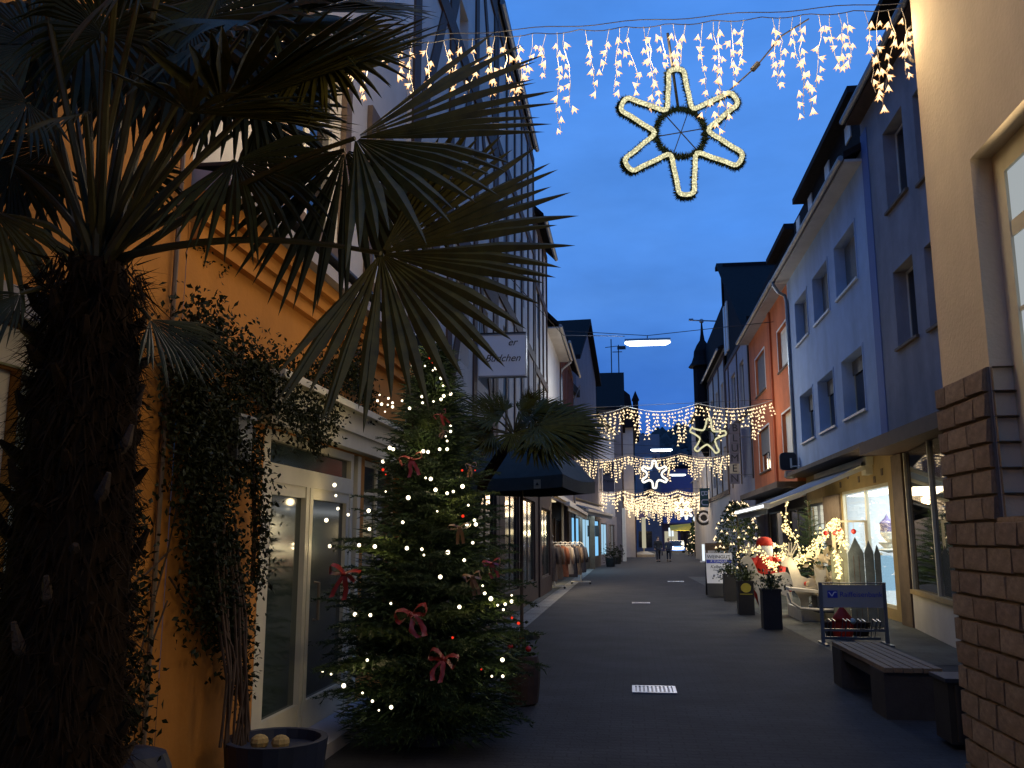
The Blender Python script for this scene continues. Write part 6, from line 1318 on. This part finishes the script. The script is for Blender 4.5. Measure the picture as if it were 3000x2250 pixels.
c = on_z(2388, 1818); tag(MB().ball((c.x, c.y, .17), .19, 12, 8, .9).tube([(c.x - .1, c.y, .32), (c.x, c.y, .42), (c.x + .1, c.y, .32)], .012, 6).build('dark_bag', M_black), 'black round bag on the ground left of the bicycle stand', 'bag')
# bench
bn = thing('bench', 'low slatted bench with dark solid ends by the sandstone corner', 'bench', (2.52, 9.8, 0)); n = 6; bx0, bx1, by0, by1 = 2.27, 2.78, 8.74, 10.88; pw = (bx1 - bx0) / n
sl0 = MB().box(-pw / 2 + .007, pw / 2 - .007, by0 - 9.8, by1 - 9.8, -.02, .02).build('slat', M_plank, bn, world=False)
for i in range(n):
    q = Vector((bx0 + pw * (i + .5) - 2.52, 0, .43 + .002 * (i % 2)))
    if i == 0: sl0.location = q
    else: inst(sl0, bn, q)
MB().box(bx0, bx1, by0 + .02, by0 + .50, 0, .408).build('leg', M_dkwood, bn); MB().box(bx0, bx1, by1 - .42, by1 - .02, 0, .408).build('leg', M_dkwood, bn); MB().box(bx0 + .03, bx1 - .03, by0 + .502, by1 - .422, .30, .407).build('beam', M_dkwood, bn)
lbn = thing('litter_bin', 'narrow dark litter bin between the bench and the sandstone corner', 'litter bin', (2.60, 7.75, 0)); MB().box(2.44, 2.78, 7.6, 7.95, .04, .50).build('body', M_pot, lbn); MB().box(2.42, 2.80, 7.58, 7.97, .502, .53).build('lid', M_potb, lbn)
for x in (2.50, 2.58, 2.66, 2.74): MB().box(x - .012, x + .012, 7.585, 7.598, .06, .48).build('slat', M_dkwood, lbn)
# drain grates
def grate(label, p, w, d, nb):
    t = thing('drain_grate', label, 'drain', (p.x, p.y, .004), 'drain grates in the street'); f = MB().box(p.x - w / 2, p.x + w / 2, p.y - d / 2, p.y - d / 2 + .035, .001, .012).box(p.x - w / 2, p.x + w / 2, p.y + d / 2 - .035, p.y + d / 2, .001, .012).box(p.x - w / 2, p.x - w / 2 + .035, p.y - d / 2 + .036, p.y + d / 2 - .036, .001, .012).box(p.x + w / 2 - .035, p.x + w / 2, p.y - d / 2 + .036, p.y + d / 2 - .036, .001, .012); f.build('frame', M_steel, t)
    MB().quad((p.x - w / 2 + .03, p.y - d / 2 + .03, .0025), (p.x + w / 2 - .03, p.y - d / 2 + .03, .0025), (p.x + w / 2 - .03, p.y + d / 2 - .03, .0025), (p.x - w / 2 + .03, p.y + d / 2 - .03, .0025)).build('pit_shade', M_black, t)  # flat black sheet stands in for the darkness below the bars
    iw = w - .08; b0 = MB().box(-.011, .011, -d / 2 + .04, d / 2 - .04, -.004, .006).build('bar', M_steel, t, world=False)
    for i in range(nb):
        q = Vector((-iw / 2 + iw * (i + .5) / nb, 0, .003))
        if i == 0: b0.location = q
        else: inst(b0, t, q)
grate('nearest metal drain grate shining in the middle of the street', Vector((.235, 10.1, 0)), .47, .46, 9)
grate('second drain grate in the street beyond the nearest', on_z(1878, 1767), .45, .4, 8)
grate('third drain grate at the right of the street, far beyond the second', on_z(1980, 1704), .6, .5, 8)
# green projecting sign, clock, far tree, tent, car
gs = thing('green_projecting_sign', 'dark green vertical sign with two pale letters on the right', 'sign', (4.4, 56, 5)); a, b = at(2049, 1430, 56), at(2077, 1486, 56); MB().box(a.x, b.x, 56, 56.2, b.z, a.z).build('panel', M_greenS, gs)
text('B', .62, ((a.x + b.x) / 2, 55.98, a.z - .32), (PI / 2, PI / 2, 0), M_signw, gs); text('U', .62, ((a.x + b.x) / 2, 55.98, b.z + .30), (PI / 2, PI / 2, 0), M_signw, gs); MB().box(b.x, 5.6, 56.05, 56.15, a.z - .1, a.z).build('bracket', M_black, gs)
ck = thing('round_sign', 'dark round sign with pale ring below the green sign', 'sign', (4.2, 60, 4)); c = at(2062, 1517, 60); MB().prism([(c.x + .5 * math.cos(2 * PI * k / 20), 60, c.z + .5 * math.sin(2 * PI * k / 20)) for k in range(20)], (0, 0, 0), (0, .15, 0)).build('disc', M_black, ck); MB().tube([(c.x + .28 * math.cos(2 * PI * k / 16), 59.97, c.z + .28 * math.sin(2 * PI * k / 16)) for k in range(16)], .07, 5, closed=True).build('ring', M_signw, ck); MB().bar((c.x + .4, 60.1, c.z), (5.6, 60.1, c.z), .08).build('bracket', M_black, ck)
tn = thing('market_tent', 'yellow market tent roof at the far end of the street', 'tent', (7.2, 112, 0)); a, b = at(1962, 1548, 112), at(2036, 1540, 112)
MB().prism([(a.x, 110.5, a.z - .25), (b.x, 110.5, a.z - .25), (b.x, 111.8, b.z + .35), (a.x, 111.8, a.z + .35)], (0, 0, 0), (0, .05, -.05)).build('roof', M_yellow, tn)
light('POINT', 'tent_fill', ((a.x + b.x) / 2, 109.6, a.z - .6), 160, (1, .86, .5), tn, .3)  # added light that makes the roof read yellow; no fitting hangs here
for x in (a.x + .1, b.x - .1): MB().box(x - .05, x + .05, 110.6, 110.7, 0, a.z - .3).build('pole', M_iron, tn)
lp_ = thing('lit_poster', 'bright white lit poster under the yellow tent', 'poster', (6, 113, 0)); c = at(1966, 1558, 113); MB().box(c.x - .3, c.x + .3, 113, 113.1, c.z - .55, c.z + .5).build('panel', E_screen, lp_); MB().box(c.x - .05, c.x + .05, 113.02, 113.08, 0, c.z - .552).build('post', M_iron, lp_)
rt = Vector((at(2037, 1620, 88).x, 88, 0)); rtr = thing('far_fir_tree', 'small reddish-lit fir near the end of the street on the right', 'fir tree', rt); mb = MB(); rb6 = random.Random(1)
for k in range(900): z = .4 + 3.2 * rb6.random(); r = .95 * (1 - z / 3.9) * rb6.uniform(.5, 1); u = rb6.uniform(0, 2 * PI); leaf(mb, rt + Vector((r * math.cos(u), r * math.sin(u), z)), .3, rb6, 0)
tag(mb.build('crown', M_fir, rtr), kind='stuff'); MB().tube([rt, rt + Vector((0, 0, 3))], .06, 6).build('trunk', M_bark, rtr)
light_mound('fairy_lights', 'warm lights on the small far fir at the right', 'fairy lights', rt + Vector((0, 0, .4)), 3.2, lambda u: .95 * (1 - u) + .05, 60, 8, .075, 10, m=E_bulb_far)
for i, (px, py, y, r_) in enumerate(((2063, 1508, 66, .22), (2048, 1540, 80, .3), (2072, 1590, 70, .25), (2040, 1520, 78, .28))):
    c = at(px, py, y); t = thing('globe_lamp', ('white globe lamp beside the green sign', 'pale globe lamp low above the far fir', 'cream globe lamp behind the wine board', 'white globe lamp left of the round sign')[i], 'lamp', c); MB().ball(c, r_, 10, 8).build('globe', E_screen, t); MB().bar(c + Vector((0, .1, 0)), Vector((5.7 if y < 78 else 8.5, y + .1, c.z)), .04).build('bracket', M_black, t)
# car with headlights on
cx, cy = at(1985, 1606, 108).x, 108.0; cr_ = thing('parked_car', 'blue car facing up the street with bright headlights', 'car', (cx, cy, 0))
prof = [(0, .30), (0, .62), (.08, .78), (1.05, .92), (1.75, 1.42), (3.1, 1.45), (3.9, 1.0), (4.2, .9), (4.25, .35)]
MB().prism([(cx - .85, cy + a, z) for a, z in prof], (0, 0, 0), (1.7, 0, 0)).build('body', M_carp, cr_)
MB().prism([(cx - .70, cy + 1.08, .96), (cx + .70, cy + 1.08, .96), (cx + .6, cy + 1.70, 1.38), (cx - .6, cy + 1.70, 1.38)], (0, -.03, .02), (0, -.02, .03)).build('windscreen', M_dkglass, cr_)
for s in (-1, 1):
    MB().ball((cx + s * .58, cy - .02, .62), .15, 10, 7).build('headlight', E_head, cr_)
    for yy in (.8, 3.4): MB().prism([(cx + s * .86, cy + yy + .32 * math.cos(2 * PI * k / 14), .32 + .32 * math.sin(2 * PI * k / 14)) for k in range(14)], (-.1, 0, 0), (.02, 0, 0)).build('wheel', M_rubber, cr_)
light('AREA', 'headlight_beam', (cx, cy - .25, .6), 60, (.75, .88, 1), cr_, 1.2, .3, (R(80), 0, 0))

# ================================================================== PEOPLE
def person(label, x, y, h, yaw, coat, trousers, pose, bag=False):
    t = thing('person', label, 'person', (x, y, 0)); k = h / 1.75
    def skin(name, verts, edges, radii, m, root=0):
        me = bpy.data.meshes.new(name); cs_, sn2 = math.cos(yaw), math.sin(yaw)
        me.from_pydata([((vx * cs_ - vy * sn2) * k, (vx * sn2 + vy * cs_) * k, vz * k) for vx, vy, vz in verts], edges, []); o = bpy.data.objects.new(name, me); COL.objects.link(o); o.parent = t
        md = o.modifiers.new('skin', 'SKIN'); md.use_smooth_shade = True
        for i, r_ in enumerate(radii): sv = me.skin_vertices[0].data[i]; sv.radius = ((r_[0] if isinstance(r_, tuple) else r_) * k, (r_[1] if isinstance(r_, tuple) else r_) * k); sv.use_root = (i == root)
        sb = o.modifiers.new('smooth', 'SUBSURF'); sb.levels = 1; sb.render_levels = 2; me.materials.append(m); return o
    st_ = pose
    V = [(0, 0, .95), (0, 0, 1.15), (0, 0, 1.38), (0, .01, 1.50), (0, -.01, 1.58), (0, -.01, 1.70), (-.10, 0, .90), (-.11, -.5 * st_, .50), (-.11, -.3 * st_, .08), (-.11, -.3 * st_ - .15, .04), (.10, 0, .90), (.11, .35 * st_, .50), (.11, .6 * st_, .10), (.11, .6 * st_ - .13, .04), (-.20, 0, 1.40), (-.27, .03, 1.12), (-.26, -.12, .90), (-.25, -.16, .80), (.20, 0, 1.40), (.27, -.02, 1.12), (.25, -.16, .93), (.22, -.22, .86)]
    E_ = [(0, 1), (1, 2), (2, 3), (3, 4), (4, 5), (0, 6), (6, 7), (7, 8), (8, 9), (0, 10), (10, 11), (11, 12), (12, 13), (2, 14), (14, 15), (15, 16), (16, 17), (2, 18), (18, 19), (19, 20), (20, 21)]
    Rr = [(.15, .10), (.14, .10), (.16, .10), .055, (.075, .09), (.075, .09), .08, .055, .04, .035, .08, .055, .04, .035, .06, .045, .035, .035, .06, .045, .035, .035]
    skin('body', V, E_, Rr, M_skin)
    skin('coat', [V[0], V[1], V[2], (0, 0, 1.45), V[14], V[15], V[16], V[18], V[19], V[20], (0, 0, .80)], [(0, 1), (1, 2), (2, 3), (2, 4), (4, 5), (5, 6), (2, 7), (7, 8), (8, 9), (0, 10)], [(.19, .14), (.18, .135), (.19, .13), .09, .085, .07, .06, .085, .07, .06, (.20, .15)], coat)
    skin('trousers', [V[0], V[6], V[7], (V[8][0], V[8][1], .12), V[10], V[11], (V[12][0], V[12][1], .14)], [(0, 1), (1, 2), (2, 3), (0, 4), (4, 5), (5, 6)], [(.16, .12), .10, .075, .06, .10, .075, .06], trousers)
    skin('hair', [(0, .03, 1.60), (0, .02, 1.70), (0, 0, 1.74)], [(0, 1), (1, 2)], [(.08, .08), (.09, .105), (.07, .08)], M_hair)
    for i in (9, 13): px_, py_, pz_ = V[i]; c_, s_2 = math.cos(yaw), math.sin(yaw); q = Vector((x + (px_ * c_ - (py_ + .07) * s_2) * k, y + (px_ * s_2 + (py_ + .07) * c_) * k, .05)); MB().ball(q, .085, 8, 6, .6).build('shoe', M_black, t)
    if bag: MB().box(x + .24, x + .32, y - .18, y + .14, .45, .78).build('bag', M_garm3, t)
    return t
p1 = on_z(1929, 1646); person('person in long dark coat walking with one shoulder bag, left of the pair', p1.x, p1.y, 1.80, .2, M_coat, M_jean, .28, True)
p2_ = on_z(1960, 1645); person('slimmer person in navy jacket walking on the right of the pair', p2_.x, p2_.y, 1.68, -.15, M_coat2, M_jean, -.22)
p3 = on_z(2023, 1628); person('distant person in dark clothes near the reddish fir', p3.x, p3.y, 1.75, 2.6, M_coat, M_jean, .25)

# lettering becomes plain mesh
dg = bpy.context.evaluated_depsgraph_get()
for o in [o for o in S.objects if o.type == 'FONT']:
    me = bpy.data.meshes.new_from_object(o.evaluated_get(dg)); n = bpy.data.objects.new('lettering', me); COL.objects.link(n)
    n.parent = o.parent; n.location = o.location; n.rotation_euler = o.rotation_euler; n.scale = o.scale; bpy.data.objects.remove(o)
